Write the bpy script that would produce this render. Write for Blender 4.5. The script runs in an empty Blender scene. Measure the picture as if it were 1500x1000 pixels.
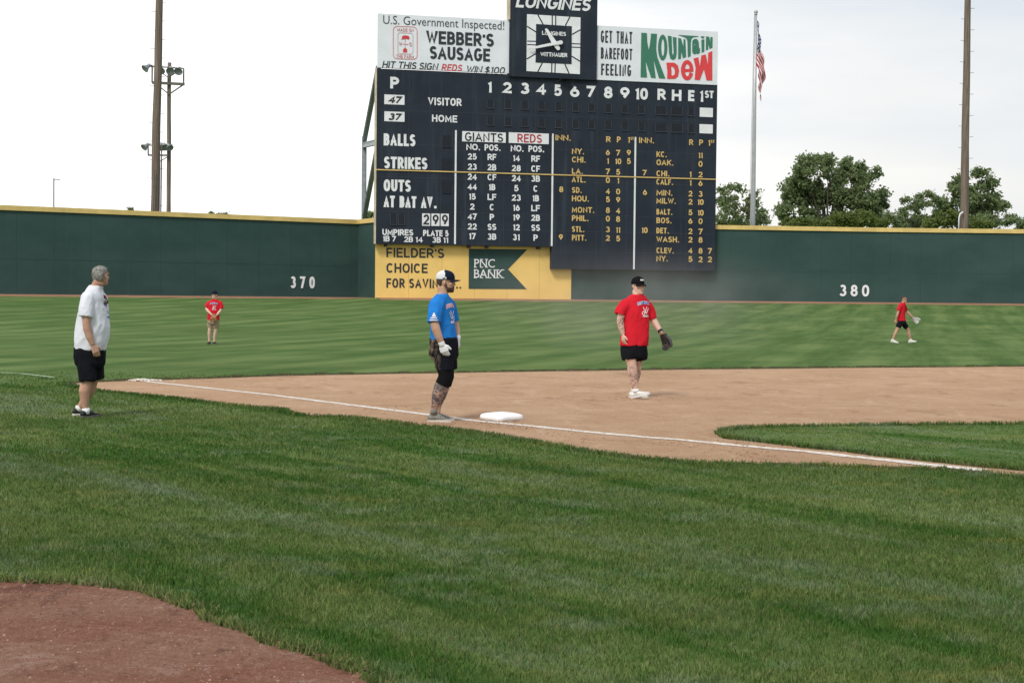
import bpy, bmesh, math, random
import numpy as np
from math import sin, cos, tan, pi, radians, sqrt, atan2
from mathutils import Vector, Matrix, noise
from mathutils.bvhtree import BVHTree

random.seed(7)
RNG = np.random.default_rng(11)
SC = bpy.context.scene
COL = SC.collection

# ------------------------------------------------------------------ camera
FOC = 2083.0                      # focal length in pixels of a 1500 px wide frame (a 50 mm lens)
EYE = Vector((0.0, 0.0, 1.5))
ROLL = 0.0096
PITCH = math.atan(64.0 / FOC)
F_ = Vector((0, cos(PITCH), -sin(PITCH)))
U_ = Vector((0, sin(PITCH), cos(PITCH)))
X_ = Vector((1, 0, 0))
RC = X_ * cos(ROLL) + U_ * sin(ROLL)
UC = X_ * -sin(ROLL) + U_ * cos(ROLL)
cam_data = bpy.data.cameras.new('camera')
cam = bpy.data.objects.new('camera', cam_data)
COL.objects.link(cam)
cam_data.sensor_width = 36.0
cam_data.lens = 36.0 * FOC / 1500.0
cam_data.clip_end = 6000
cam_data.clip_start = 0.05
cam.matrix_world = Matrix(((RC.x, UC.x, -F_.x, EYE.x), (RC.y, UC.y, -F_.y, EYE.y),
                           (RC.z, UC.z, -F_.z, EYE.z), (0, 0, 0, 1)))
SC.camera = cam
cam_data.dof.use_dof = False

# ------------------------------------------------------------------ sky, sun, exposure
SUN_EL, SUN_AZ = radians(48), radians(205)     # azimuth clockwise from +Y: behind the camera, a little left
SC.view_settings.view_transform = 'Standard'
SC.view_settings.look = 'None'
SC.view_settings.gamma = 1.0
SC.view_settings.exposure = 0.44
world = bpy.data.worlds.new("World")
SC.world = world
world.use_nodes = True
wn, wl = world.node_tree.nodes, world.node_tree.links
wn.clear()
w_out = wn.new('ShaderNodeOutputWorld')
w_bg = wn.new('ShaderNodeBackground')
w_sky = wn.new('ShaderNodeTexSky')
w_sky.sky_type = 'NISHITA'
w_sky.sun_disc = False
w_sky.sun_elevation = SUN_EL
w_sky.sun_rotation = SUN_AZ
w_sky.air_density = 1.0
w_sky.dust_density = 3.0
w_scale = wn.new('ShaderNodeVectorMath'); w_scale.operation = 'SCALE'; w_scale.inputs['Scale'].default_value = 0.10
wl.new(w_sky.outputs[0], w_scale.inputs[0])
# thin bright overcast: an even white veil with soft blue-grey banks higher up
w_tc = wn.new('ShaderNodeTexCoord')
w_map = wn.new('ShaderNodeMapping'); w_map.inputs['Scale'].default_value = (2.2, 2.2, 11.0)
w_map.inputs['Location'].default_value = (0.35, 0.2, 0.1)
wl.new(w_tc.outputs['Generated'], w_map.inputs[0])
w_noise = wn.new('ShaderNodeTexNoise'); w_noise.inputs['Scale'].default_value = 1.6; w_noise.inputs['Detail'].default_value = 6
w_noise.inputs['Roughness'].default_value = 0.5
wl.new(w_map.outputs[0], w_noise.inputs['Vector'])
w_sep = wn.new('ShaderNodeSeparateXYZ'); wl.new(w_tc.outputs['Generated'], w_sep.inputs[0])
def wmath(op, a, b=None, clamp=False):
    n = wn.new('ShaderNodeMath'); n.operation = op; n.use_clamp = clamp
    for i, v in enumerate((a, b)):
        if v is None: continue
        if isinstance(v, (int, float)): n.inputs[i].default_value = v
        else: wl.new(v, n.inputs[i])
    return n.outputs[0]
# bank amount grows with height above the horizon and towards +X
el = wmath('MULTIPLY', w_sep.outputs['Z'], 3.8)
ex = wmath('MULTIPLY', w_sep.outputs['X'], 1.5)
am = wmath('ADD', wmath('ADD', el, ex), wmath('MULTIPLY', wmath('SUBTRACT', w_noise.outputs['Fac'], 0.5), 1.5))
am = wmath('MULTIPLY', wmath('ADD', am, -0.42), 1.1, True)
w_cl = wn.new('ShaderNodeMix'); w_cl.data_type = 'RGBA'
w_base = wn.new('ShaderNodeMix'); w_base.data_type = 'RGBA'
w_base.inputs['A'].default_value = (1.10, 1.09, 1.07, 1); w_base.inputs['B'].default_value = (.80, .775, .735, 1)
wl.new(wmath('ADD', wmath('MULTIPLY', w_sep.outputs['X'], 2.2), .45, True), w_base.inputs['Factor'])
wl.new(w_base.outputs['Result'], w_cl.inputs['A'])
w_cl.inputs['B'].default_value = (0.56, 0.605, 0.65, 1)
wl.new(am, w_cl.inputs['Factor'])
w_mx = wn.new('ShaderNodeMix'); w_mx.data_type = 'RGBA'; w_mx.inputs['Factor'].default_value = 0.88
wl.new(w_scale.outputs[0], w_mx.inputs['A'])
wl.new(w_cl.outputs['Result'], w_mx.inputs['B'])
wl.new(w_mx.outputs['Result'], w_bg.inputs['Color'])
w_bg.inputs['Strength'].default_value = 1.0
wl.new(w_bg.outputs[0], w_out.inputs['Surface'])

sun_d = bpy.data.lights.new('sun', 'SUN')
sun_d.energy = 1.8
sun_d.angle = radians(14)
sun_d.color = (1.0, 0.95, 0.88)
sun = bpy.data.objects.new('sun', sun_d)
COL.objects.link(sun)
sdir = Vector((sin(SUN_AZ) * cos(SUN_EL), cos(SUN_AZ) * cos(SUN_EL), sin(SUN_EL)))
sun.rotation_euler = (-sdir).to_track_quat('-Z', 'Y').to_euler()
sun.location = sdir * 60

# ------------------------------------------------------------------ picture -> place
def ray(px, py):
    u, v = (px - 750) / FOC, (500 - py) / FOC
    a = u * cos(ROLL) - v * sin(ROLL)
    b = u * sin(ROLL) + v * cos(ROLL)
    return X_ * a + U_ * b + F_
def at_depth(px, py, d):
    r = ray(px, py); return EYE + r * (d / r.y)
def on_ground(px, py, z=0.0):
    r = ray(px, py); return EYE + r * ((z - EYE.z) / r.z)
def on_plane(px, py, p0, n):
    r = ray(px, py); return EYE + r * ((p0 - EYE).dot(n) / r.dot(n))

# ------------------------------------------------------------------ object helpers
def tag(o, label=None, cat=None, group=None, kind=None):
    if label: o['label'] = label
    if cat: o['category'] = cat
    if group: o['group'] = group
    if kind: o['kind'] = kind
    return o
def empty(name, loc, label=None, cat=None, group=None):
    o = bpy.data.objects.new(name, None)
    o.empty_display_size = 0.2
    COL.objects.link(o); o.location = loc
    return tag(o, label, cat, group)
def link(name, me, mat=None, parent=None, loc=None):
    o = bpy.data.objects.new(name, me)
    COL.objects.link(o)
    if mat is not None:
        me.materials.clear(); me.materials.append(mat)
    if parent is not None: o.parent = parent
    if loc is not None: o.location = loc
    return o

class MB:
    """collects shapes given in world (or local) coordinates and links them as one mesh"""
    def __init__(s): s.v = []; s.f = []
    def add(s, vs, fs):
        k = len(s.v); s.v.extend([tuple(p) for p in vs]); s.f.extend([tuple(i + k for i in f) for f in fs]); return s
    def box(s, c, e1, e2, e3):
        """box with corner-to-corner half vectors e1,e2,e3 about c"""
        c, e1, e2, e3 = Vector(c), Vector(e1), Vector(e2), Vector(e3)
        vs = [c + e1 * a + e2 * b + e3 * g for g in (-1, 1) for b in (-1, 1) for a in (-1, 1)]
        fs = [(0, 2, 3, 1), (4, 5, 7, 6), (0, 1, 5, 4), (2, 6, 7, 3), (0, 4, 6, 2), (1, 3, 7, 5)]
        if e1.cross(e2).dot(e3) < 0: fs = [f[::-1] for f in fs]
        return s.add(vs, fs)
    def bar(s, a, b, w, h=None, up=(0, 0, 1)):
        a, b = Vector(a), Vector(b); h = w if h is None else h
        t = (b - a); L = t.length; t.normalize()
        u = Vector(up) - t * Vector(up).dot(t)
        if u.length < 1e-3: u = Vector((0, 1, 0)) - t * t.y
        u.normalize(); r = t.cross(u)
        return s.box((a + b) / 2, t * L / 2, r * w / 2, u * h / 2)
    def prism(s, poly, n_vec):
        """closed polygon (list of 3-D points, CCW seen against n_vec) pushed along n_vec"""
        k = len(poly); n_vec = Vector(n_vec)
        vs = [Vector(p) for p in poly] + [Vector(p) + n_vec for p in poly]
        fs = [tuple(range(k))[::-1], tuple(range(k, 2 * k))]
        fs += [(i, (i + 1) % k, k + (i + 1) % k, k + i) for i in range(k)]
        return s.add(vs, fs)
    def rings(s, rings, cap=True):
        n = len(rings[0]); vs = [p for r in rings for p in r]; fs = []
        for i in range(len(rings) - 1):
            for j in range(n):
                a, b = i * n + j, i * n + (j + 1) % n
                fs.append((a, b, b + n, a + n))
        if cap:
            c0 = len(vs); vs.append(sum((Vector(p) for p in rings[0]), Vector()) / n)
            c1 = len(vs); vs.append(sum((Vector(p) for p in rings[-1]), Vector()) / n)
            m = (len(rings) - 1) * n
            for j in range(n):
                fs.append((c0, (j + 1) % n, j)); fs.append((c1, m + j, m + (j + 1) % n))
        return s.add(vs, fs)
    def tube(s, pts, rad, n=12, ref=(0, 1, 0), flat=None, cap=True, open_end=False, open_start=False):
        """tube through pts; rad per point (number or (a,b)); a lies along ref's side"""
        pts = [Vector(p) for p in pts]; rs = []
        for i, p in enumerate(pts):
            t = pts[min(i + 1, len(pts) - 1)] - pts[max(i - 1, 0)]
            t.normalize()
            r0 = Vector(ref) - t * Vector(ref).dot(t)
            if r0.length < 1e-3: r0 = Vector((1, 0, 0)) - t * t.x
            r0.normalize(); r1 = t.cross(r0)
            q = rad[i]; a, b = (q, q) if isinstance(q, (int, float)) else q
            rs.append((p, r0, r1, a, b, t))
        def mk(p, r0, r1, a, b, k=1.0):
            return [p + r0 * (cos(2 * pi * j / n) * a * k) + r1 * (sin(2 * pi * j / n) * b * k) for j in range(n)]
        out = [mk(p, r0, r1, a, b) for p, r0, r1, a, b, t in rs]
        if open_end:
            p, r0, r1, a, b, t = rs[-1]
            out += [mk(p, r0, r1, a, b, .84), mk(p - t * .035, r0, r1, a, b, .8)]
        if open_start:
            p, r0, r1, a, b, t = rs[0]
            out = [mk(p + t * .035, r0, r1, a, b, .8), mk(p, r0, r1, a, b, .84)] + out
        return s.rings(out, cap)
    def ball(s, c, rx, ry=None, rz=None, n=16, m=10, M=None):
        ry = rx if ry is None else ry; rz = rx if rz is None else rz
        c = Vector(c); rs = []
        for i in range(1, m):
            th = pi * i / m - pi / 2; r = []
            for j in range(n):
                v = Vector((rx * cos(th) * cos(2 * pi * j / n), ry * cos(th) * sin(2 * pi * j / n), rz * sin(th)))
                r.append(c + (M @ v if M is not None else v))
            rs.append(r)
        return s.rings(rs)
    def lathe(s, c, axis, prof, n=16):
        """prof: list of (distance along axis, radius)"""
        c, ax = Vector(c), Vector(axis).normalized()
        r0 = ax.orthogonal().normalized(); r1 = ax.cross(r0)
        return s.rings([[c + ax * h + r0 * (cos(2 * pi * j / n) * r) + r1 * (sin(2 * pi * j / n) * r) for j in range(n)] for h, r in prof])
    def mesh(s, name, origin=(0, 0, 0), smooth=False):
        me = bpy.data.meshes.new(name)
        o = Vector(origin)
        me.from_pydata([(p[0] - o.x, p[1] - o.y, p[2] - o.z) for p in s.v], [], s.f)
        if smooth:
            me.polygons.foreach_set('use_smooth', [True] * len(me.polygons))
        me.update(); return me
    def build(s, name, mat, parent=None, origin=None, smooth=False):
        """world coordinates in; parent's location (no rotation) is taken off for parts"""
        if parent is not None:
            o0 = Vector(parent.location); pp = parent.parent
            while pp is not None: o0 += Vector(pp.location); pp = pp.parent
            o = link(name, s.mesh(name, o0, smooth), mat, parent)
        else:
            o0 = Vector(origin) if origin is not None else Vector((0, 0, 0))
            o = link(name, s.mesh(name, o0, smooth), mat, None, o0)
        return o

# ------------------------------------------------------------------ materials
def _mx(nt, fac, a, b, mode='MIX'):
    n = nt.nodes.new('ShaderNodeMix'); n.data_type = 'RGBA'; n.blend_type = mode
    for sock, v in (('Factor', fac), ('A', a), ('B', b)):
        if isinstance(v, (int, float)): n.inputs[sock].default_value = v
        elif isinstance(v, tuple): n.inputs[sock].default_value = (*v[:3], 1)
        else: nt.links.new(v, n.inputs[sock])
    return n.outputs['Result']
def _noise(nt, vec, scale, detail=4, rough=.55, dist=0.0):
    n = nt.nodes.new('ShaderNodeTexNoise')
    n.inputs['Scale'].default_value = scale; n.inputs['Detail'].default_value = detail
    n.inputs['Roughness'].default_value = rough; n.inputs['Distortion'].default_value = dist
    if vec is not None: nt.links.new(vec, n.inputs['Vector'])
    return n.outputs['Fac']
def _map(nt, vec, scale=(1, 1, 1), rot=(0, 0, 0), loc=(0, 0, 0)):
    if any(rot) and scale != (1, 1, 1):            # turn first, then stretch along the turned axes
        vec = _map(nt, vec, rot=rot); rot = (0, 0, 0)
    n = nt.nodes.new('ShaderNodeMapping')
    n.inputs['Scale'].default_value = scale; n.inputs['Rotation'].default_value = rot; n.inputs['Location'].default_value = loc
    nt.links.new(vec, n.inputs['Vector']); return n.outputs[0]
def _ramp(nt, fac, lo, hi, smooth=True):
    n = nt.nodes.new('ShaderNodeMapRange')
    n.interpolation_type = 'SMOOTHSTEP' if smooth else 'LINEAR'
    n.inputs['From Min'].default_value = lo; n.inputs['From Max'].default_value = hi
    nt.links.new(fac, n.inputs['Value']); return n.outputs['Result']
def _math(nt, op, a, b=None, clamp=False):
    n = nt.nodes.new('ShaderNodeMath'); n.operation = op; n.use_clamp = clamp
    for i, v in enumerate((a, b)):
        if v is None: continue
        if isinstance(v, (int, float)): n.inputs[i].default_value = v
        else: nt.links.new(v, n.inputs[i])
    return n.outputs[0]
def _bump(nt, h, strength, dist, bsdf):
    n = nt.nodes.new('ShaderNodeBump'); n.inputs['Strength'].default_value = strength; n.inputs['Distance'].default_value = dist
    nt.links.new(h, n.inputs['Height']); nt.links.new(n.outputs[0], bsdf.inputs['Normal'])
def _attr(nt, name):
    n = nt.nodes.new('ShaderNodeAttribute'); n.attribute_name = name; return n.outputs['Fac']
def new_mat(name, rough=.7, spec=.3):
    m = bpy.data.materials.new(name); m.use_nodes = True
    nt = m.node_tree; b = nt.nodes['Principled BSDF']
    b.inputs['Roughness'].default_value = rough
    b.inputs['Specular IOR Level'].default_value = spec
    tc = nt.nodes.new('ShaderNodeTexCoord')
    return m, nt, b, tc.outputs['Object']
def mat(name, col, rough=.7, var=.15, scale=6.0, bump=0.0, bscale=40.0, spec=.3, metal=0.0, bdist=.01, stretch=None):
    m, nt, b, oc = new_mat(name, rough, spec)
    b.inputs['Metallic'].default_value = metal
    vec = _map(nt, oc, stretch) if stretch else oc
    f = _noise(nt, vec, scale, 5)
    lo = tuple(max(0, c * (1 - var)) for c in col); hi = tuple(min(1, c * (1 + var)) for c in col)
    nt.links.new(_mx(nt, _ramp(nt, f, .25, .75), lo, hi), b.inputs['Base Color'])
    if bump: _bump(nt, _noise(nt, vec, bscale, 4), bump, bdist, b)
    return m
# ================================================================== the ground
WALL_L = [Vector((-72, 66, 0)), Vector((-52, 81, 0)), Vector((-33.9, 93.7, 0)), Vector((-11.7, 107.6, 0))]
WALL_C = [Vector((-10.05, 104.75, 0)), Vector((15.7, 110.3, 0)), Vector((28.5, 112.0, 0)), Vector((42, 112.4, 0)), Vector((62, 110.5, 0)), Vector((85, 104, 0))]
_SEG = [(WALL_L[i], WALL_L[i + 1]) for i in range(3)] + [(WALL_C[i], WALL_C[i + 1]) for i in range(5)]
_SEG.append((WALL_L[-1], WALL_C[0]))
RISE, RUN = 1.40, 42.0
def wall_dist(X, Y):
    D = np.full(np.shape(X), 1e9)
    for a, b in _SEG:
        ax, ay, bx, by = a.x, a.y, b.x, b.y
        L2 = (bx - ax) ** 2 + (by - ay) ** 2
        t = np.clip(((X - ax) * (bx - ax) + (Y - ay) * (by - ay)) / L2, 0, 1)
        D = np.minimum(D, np.hypot(X - ax - t * (bx - ax), Y - ay - t * (by - ay)))
    return D
def terrain(X, Y):
    X = np.asarray(X, float); Y = np.asarray(Y, float)
    D = wall_dist(X, Y)
    t = np.clip(1 - D / RUN, 0, 1)
    z = RISE * t ** 1.25
    beyond = (Y > 100) & (D > 3) & (Y > np.interp(X, [-100, -52, -34, -11.7, 15, 42, 100], [60, 81, 93.7, 106, 110.2, 112.4, 100]))
    return np.where(beyond, RISE, z)
def tz(x, y): return float(terrain(np.array([x]), np.array([y]))[0])

def grid_sheet(xs, ys, zf):
    X, Y = np.meshgrid(xs, ys)
    Z = zf(X, Y)
    nx, ny = len(xs), len(ys)
    V = np.stack([X.ravel(), Y.ravel(), Z.ravel()], 1)
    i = (np.arange(ny - 1)[:, None] * nx + np.arange(nx - 1)[None, :]).ravel()
    Fq = np.stack([i, i + 1, i + nx + 1, i + nx], 1)
    return V, Fq
def np_mesh(name, V, Fq, smooth=True):
    me = bpy.data.meshes.new(name)
    V = np.ascontiguousarray(V, np.float32); Fq = np.ascontiguousarray(Fq, np.int32)
    k = Fq.shape[1]
    me.vertices.add(len(V)); me.vertices.foreach_set('co', V.ravel())
    me.loops.add(Fq.size); me.loops.foreach_set('vertex_index', Fq.ravel())
    me.polygons.add(len(Fq))
    me.polygons.foreach_set('loop_start', np.arange(len(Fq), dtype=np.int32) * k)
    me.polygons.foreach_set('loop_total', np.full(len(Fq), k, np.int32))
    if smooth: me.polygons.foreach_set('use_smooth', np.ones(len(Fq), bool))
    me.update(calc_edges=True)
    return me

# ---- turf material: mown stripes, streaks and patches laid out in metres on the ground
def grass_color(nt, oc):
    """shared by the turf sheet and the blades: patches of blue-green, yellow-green and dry grass"""
    big = _noise(nt, _map(nt, oc, (.55, 1.0, 1)), .55, 4, .55)
    mid = _noise(nt, _map(nt, oc, (.7, 1.5, 1), loc=(7, 3, 0)), 1.7, 4, .6)
    fin = _noise(nt, _map(nt, oc, (1, 1, 1), loc=(3, 9, 0)), 9.0, 3, .6)
    c = _mx(nt, _ramp(nt, big, .36, .66), G_DARK, G_MID)
    row = _noise(nt, _map(nt, oc, (1.5, .13, 1), rot=(0, 0, radians(-41))), 1.0, 5, .62)
    c = _mx(nt, _math(nt, 'MULTIPLY', _ramp(nt, row, .51, .62), .9), c, G_ROW)
    c = _mx(nt, _math(nt, 'MULTIPLY', _ramp(nt, row, .47, .36), .55), c, G_BLUE)
    c = _mx(nt, _math(nt, 'MULTIPLY', _ramp(nt, mid, .52, .72), .75), c, G_BLUE)
    c = _mx(nt, _math(nt, 'MULTIPLY', _ramp(nt, _noise(nt, _map(nt, oc, (.6, 1.2, 1), loc=(21, 5, 0)), 1.5, 5, .65), .52, .74), .65), c, G_YEL)
    c = _mx(nt, _math(nt, 'MULTIPLY', _ramp(nt, fin, .55, .8), .45), c, G_DRY)
    clump = _noise(nt, _map(nt, oc, (1, .6, 1), loc=(11, 1, 0)), 7.0, 5, .75)
    c = _mx(nt, _math(nt, 'MULTIPLY', _ramp(nt, clump, .50, .34), .62), c, G_ROW)
    c = _mx(nt, _math(nt, 'MULTIPLY', _ramp(nt, clump, .54, .70), .42), c, G_BLUE)
    return c
G_ROW = (0.042, 0.112, 0.018)
G_DARK = (0.082, 0.142, 0.038); G_MID = (0.142, 0.200, 0.062); G_BLUE = (0.172, 0.228, 0.140)
G_YEL = (0.225, 0.225, 0.068); G_DRY = (0.300, 0.245, 0.125)
def turf_material():
    m, nt, b, oc = new_mat('turf', .95, .03)
    near = grass_color(nt, oc)
    # far turf: paler, with mowing bands that run out towards the wall
    s1 = nt.nodes.new('ShaderNodeTexWave'); s1.wave_type = 'BANDS'; s1.bands_direction = 'X'
    s1.inputs['Scale'].default_value = .135; s1.inputs['Distortion'].default_value = 1.5
    s1.inputs['Detail'].default_value = 3; s1.inputs['Detail Scale'].default_value = .35
    nt.links.new(_map(nt, oc, rot=(0, 0, radians(16))), s1.inputs['Vector'])
    streak = _noise(nt, _map(nt, oc, (1.3, .10, 1), rot=(0, 0, radians(16))), 1.0, 6, .7)
    cross = _noise(nt, _map(nt, oc, (.22, .6, 1), rot=(0, 0, radians(-5))), 1.0, 8, .80)
    band = _math(nt, 'ADD', _math(nt, 'MULTIPLY', _math(nt, 'MULTIPLY', s1.outputs['Fac'], _ramp(nt, _noise(nt, oc, .12, 3, .6), .38, .62)), .17), _math(nt, 'MULTIPLY', streak, .62))
    band = _math(nt, 'ADD', band, _math(nt, 'MULTIPLY', cross, .45))
    far = _mx(nt, _ramp(nt, band, .40, .78), (0.052, 0.104, 0.028), (0.142, 0.200, 0.070))
    blotch = _noise(nt, _map(nt, oc, (.5, 1, 1)), .22, 6, .7)
    far = _mx(nt, _math(nt, 'MULTIPLY', _ramp(nt, blotch, .45, .75), .5), far, (0.130, 0.165, 0.060))
    sep = nt.nodes.new('ShaderNodeSeparateXYZ'); nt.links.new(oc, sep.inputs[0])
    c = _mx(nt, _ramp(nt, sep.outputs['Y'], 22.5, 28), near, far)
    nt.links.new(c, b.inputs['Base Color'])
    _bump(nt, _noise(nt, oc, 55, 4, .7), .6, .03, b)
    return m
M_turf = turf_material()

# ---- ground sheet: fine where the picture looks, one sheet out to the horizon
xs = np.concatenate([[-3000, -1200, -500, -220, -120], np.arange(-84, 96, 1.5), [130, 240, 520, 1200, 3000]])
ys = np.concatenate([[-600, -150, -40], np.arange(-10, 118, 1.0), [125, 140, 170, 230, 350, 600, 1200, 3000]])
V, Fq = grid_sheet(xs, ys, terrain)
ground = link('ground', np_mesh('ground', V, Fq), M_turf)
tag(ground, 'mown baseball outfield turf rising gently to the outfield wall', 'ground', kind='structure')

# ---- outlines of the bare dirt, traced as ground points
far_edge = [(95, 562), (150, 559.5), (200, 557.5), (300, 555), (400, 551), (560, 548), (800, 544), (1000, 541.5), (1250, 539), (1500, 537), (1640, 535.6)]
near_edge = [(95, 562), (120, 568), (147, 573), (192, 577.6), (248, 583), (287, 587), (332, 593), (382, 598), (418, 601), (430, 607), (464, 610), (500, 611), (560, 617.5), (640, 627), (690, 633), (771, 645), (852, 660), (933, 671), (987, 676), (1041, 680), (1149, 682), (1203, 682.5), (1338, 687), (1386, 689), (1446, 694), (1500, 700), (1600, 713), (2000, 764)]
wedge = [(1050, 637), (1057, 631), (1075, 629), (1122, 626.5), (1230, 624.5), (1350, 623), (1500, 622), (1640, 621), (2000, 619), (2000, 746), (1640, 705), (1500, 690.5), (1446, 685), (1365, 677), (1284, 668), (1230, 661), (1176, 656), (1122, 649), (1062, 643)]
track_edge = [(-120, 850), (0, 853), (45, 854.5), (93, 856.5), (140, 859), (179, 863), (239, 876), (280, 897), (336, 919), (410, 949), (485, 974), (541, 996), (600, 1024), (660, 1060)]
def G2(l): return [Vector((p.x, p.y)) for p in (on_ground(*q) for q in l)]
def wander(pts, step, amp, freq, seed):
    """subdivide a ground line and give it a ragged natural edge"""
    out = []
    for a, b in zip(pts, pts[1:]):
        n = max(1, int((b - a).length / step))
        t = (b - a).normalized(); nn = Vector((-t.y, t.x))
        for i in range(n):
            p = a + (b - a) * (i / n)
            k = noise.noise(Vector((p.x * freq, p.y * freq, seed))) * amp + noise.noise(Vector((p.x * freq * 4, p.y * freq * 4, seed + 5))) * amp * .5
            out.append(p + nn * k)
    out.append(pts[-1]); return out
FAR = wander(G2(far_edge), .12, .05, 1.2, 1.0)
NEAR = wander(G2(near_edge), .06, .035, 2.0, 2.0)
WEDGE = wander(G2(wedge) + [G2(wedge)[0]], .06, .03, 2.0, 3.0)[:-1]
TRACK = wander(G2(track_edge), .03, .05, 3.5, 4.0)
skin_poly = NEAR + [Vector((20, 8.0)), Vector((26, 20)), Vector((24, 31.5))] + FAR[::-1][:-1]
track_poly = [Vector((-9, 9.2)), ] + TRACK + [Vector((.5, 1)), Vector((-4, -6)), Vector((-12, -6)), Vector((-14, 4))]

def inside(poly, X, Y):
    P = np.array([(p.x, p.y) for p in (poly[::3] if len(poly) > 60 else poly)]); n = len(P)
    c = np.zeros(X.shape, bool); j = n - 1
    for i in range(n):
        xi, yi, xj, yj = P[i, 0], P[i, 1], P[j, 0], P[j, 1]
        if yi != yj:
            m = ((yi > Y) != (yj > Y)) & (X < (xj - xi) * (Y - yi) / (yj - yi) + xi)
            c ^= m
        j = i
    return c
def flat_sheet(name, poly, z, m, label, cat, holes=None):
    from mathutils.geometry import tessellate_polygon
    loops = [[Vector((p.x, p.y, 0)) for p in poly]] + [[Vector((p.x, p.y, 0)) for p in h] for h in (holes or [])]
    tris = tessellate_polygon(loops)
    pts = [p for l in loops for p in l]
    me = bpy.data.meshes.new(name)
    fs = []
    for t in tris:
        a, b, c = (pts[i] for i in t)
        fs.append(t if (b - a).cross(c - a).z > 0 else t[::-1])
    me.from_pydata([(p.x, p.y, z) for p in pts], [], fs); me.update()
    return tag(link(name, me, m), label, cat, kind='structure')

def dirt_material(name, c0, c1, cdark, clight, streak_rot, gs=1.0, RK=.45):
    m, nt, b, oc = new_mat(name, .95, .08)
    big = _noise(nt, oc, .5 * gs, 5, .6)
    rake = _noise(nt, _map(nt, oc, (.5, 5, 1), rot=(0, 0, radians(streak_rot))), 1.6 * gs, 5, .65)
    grit = _noise(nt, _map(nt, oc, (1, .45, 1)), 38, 5, .85)
    spot = _noise(nt, oc, 7, 8, .82)
    scuff = _noise(nt, _map(nt, oc, (.8, .45, 1), loc=(5, 8, 0)), 2.2, 7, .75, .8)
    c = _mx(nt, _ramp(nt, big, .3, .7), c0, c1)
    c = _mx(nt, _math(nt, 'MULTIPLY', _ramp(nt, rake, .5, .75), RK), c, clight)
    c = _mx(nt, _math(nt, 'MULTIPLY', _ramp(nt, scuff, .52, .68), .55), c, clight)
    c = _mx(nt, _math(nt, 'MULTIPLY', _ramp(nt, scuff, .46, .34), .50), c, cdark)
    c = _mx(nt, _math(nt, 'MULTIPLY', _ramp(nt, spot, .55, .68), .75), c, cdark)
    c = _mx(nt, _math(nt, 'MULTIPLY', _ramp(nt, spot, .45, .33), .60), c, clight)
    c = _mx(nt, _math(nt, 'MULTIPLY', _ramp(nt, grit, .55, .68), .75), c, cdark)
    c = _mx(nt, _math(nt, 'MULTIPLY', _ramp(nt, grit, .45, .32), .55), c, clight)
    nt.links.new(c, b.inputs['Base Color'])
    h = _math(nt, 'ADD', _math(nt, 'MULTIPLY', spot, .6), _math(nt, 'ADD', _math(nt, 'MULTIPLY', rake, .5), _math(nt, 'MULTIPLY', grit, .5)))
    _bump(nt, h, 1.0, .06, b)
    return m
M_skin = dirt_material('infield_dirt', (.49, .300, .180), (.565, .365, .230), (.27, .155, .092), (.68, .485, .35), 8)
M_red = dirt_material('red_dirt', (.280, .125, .082), (.340, .186, .126), (.095, .040, .030), (.54, .37, .30), 20, 2.6, .12)
flat_sheet('infield_dirt', skin_poly, .004, M_skin, 'tan raked infield dirt around third base', 'dirt')
flat_sheet('warning_track_dirt', track_poly, .006, M_red, 'reddish brown crushed dirt in the lower left corner', 'dirt')
flat_sheet('infield_turf', WEDGE, .010, M_turf, 'tongue of infield grass ending in the tan dirt', 'grass')

# ---- low turf lip above the dirt, its side shadow put into the dark colour
M_shaded_lip = mat('shaded_lip', (.060, .055, .028), .95, .4, 14, .6, 60)
lip = MB()
def lip_run(poly, h, away, w=.05):
    for a, b in zip(poly, poly[1:]):
        hh = h * (.55 + .45 * random.random())
        t = (b - a).normalized(); n = Vector((-t.y, t.x)) * away * w
        p = [(a.x, a.y, .002), (b.x, b.y, .002), (b.x + n.x * .3, b.y + n.y * .3, hh), (a.x + n.x * .3, a.y + n.y * .3, hh), (b.x + n.x, b.y + n.y, 0.001), (a.x + n.x, a.y + n.y, 0.001)]
        lip.add(p, [(0, 1, 2, 3), (3, 2, 4, 5)])
lip_run(FAR[::2], .055, 1, .16)
lip_run(NEAR[::2], .03, -1)
lip_run(WEDGE[::2], .03, -1)
tag(lip.build('turf_lip', M_shaded_lip), 'soil edge where the turf meets the dirt, coloured dark for its shadow', 'turf edge', kind='structure')

lip = MB()
for q in range(5):
    rag = [p_ + Vector((random.gauss(0, .014), random.gauss(0, .014))) for p_ in TRACK]
    for a_, b_ in zip(rag, rag[1:]):
        if random.random() < .45: lip_run([a_, b_], .008 + .004 * q, 1, .03 + .012 * q)
tag(lip.build('thatch_edge', mat('dry_thatch', (.15, .085, .052), .95, .55, 30, .8, 90)), 'ragged brown thatch rim between the reddish dirt and the grass', 'turf edge', kind='structure')

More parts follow.
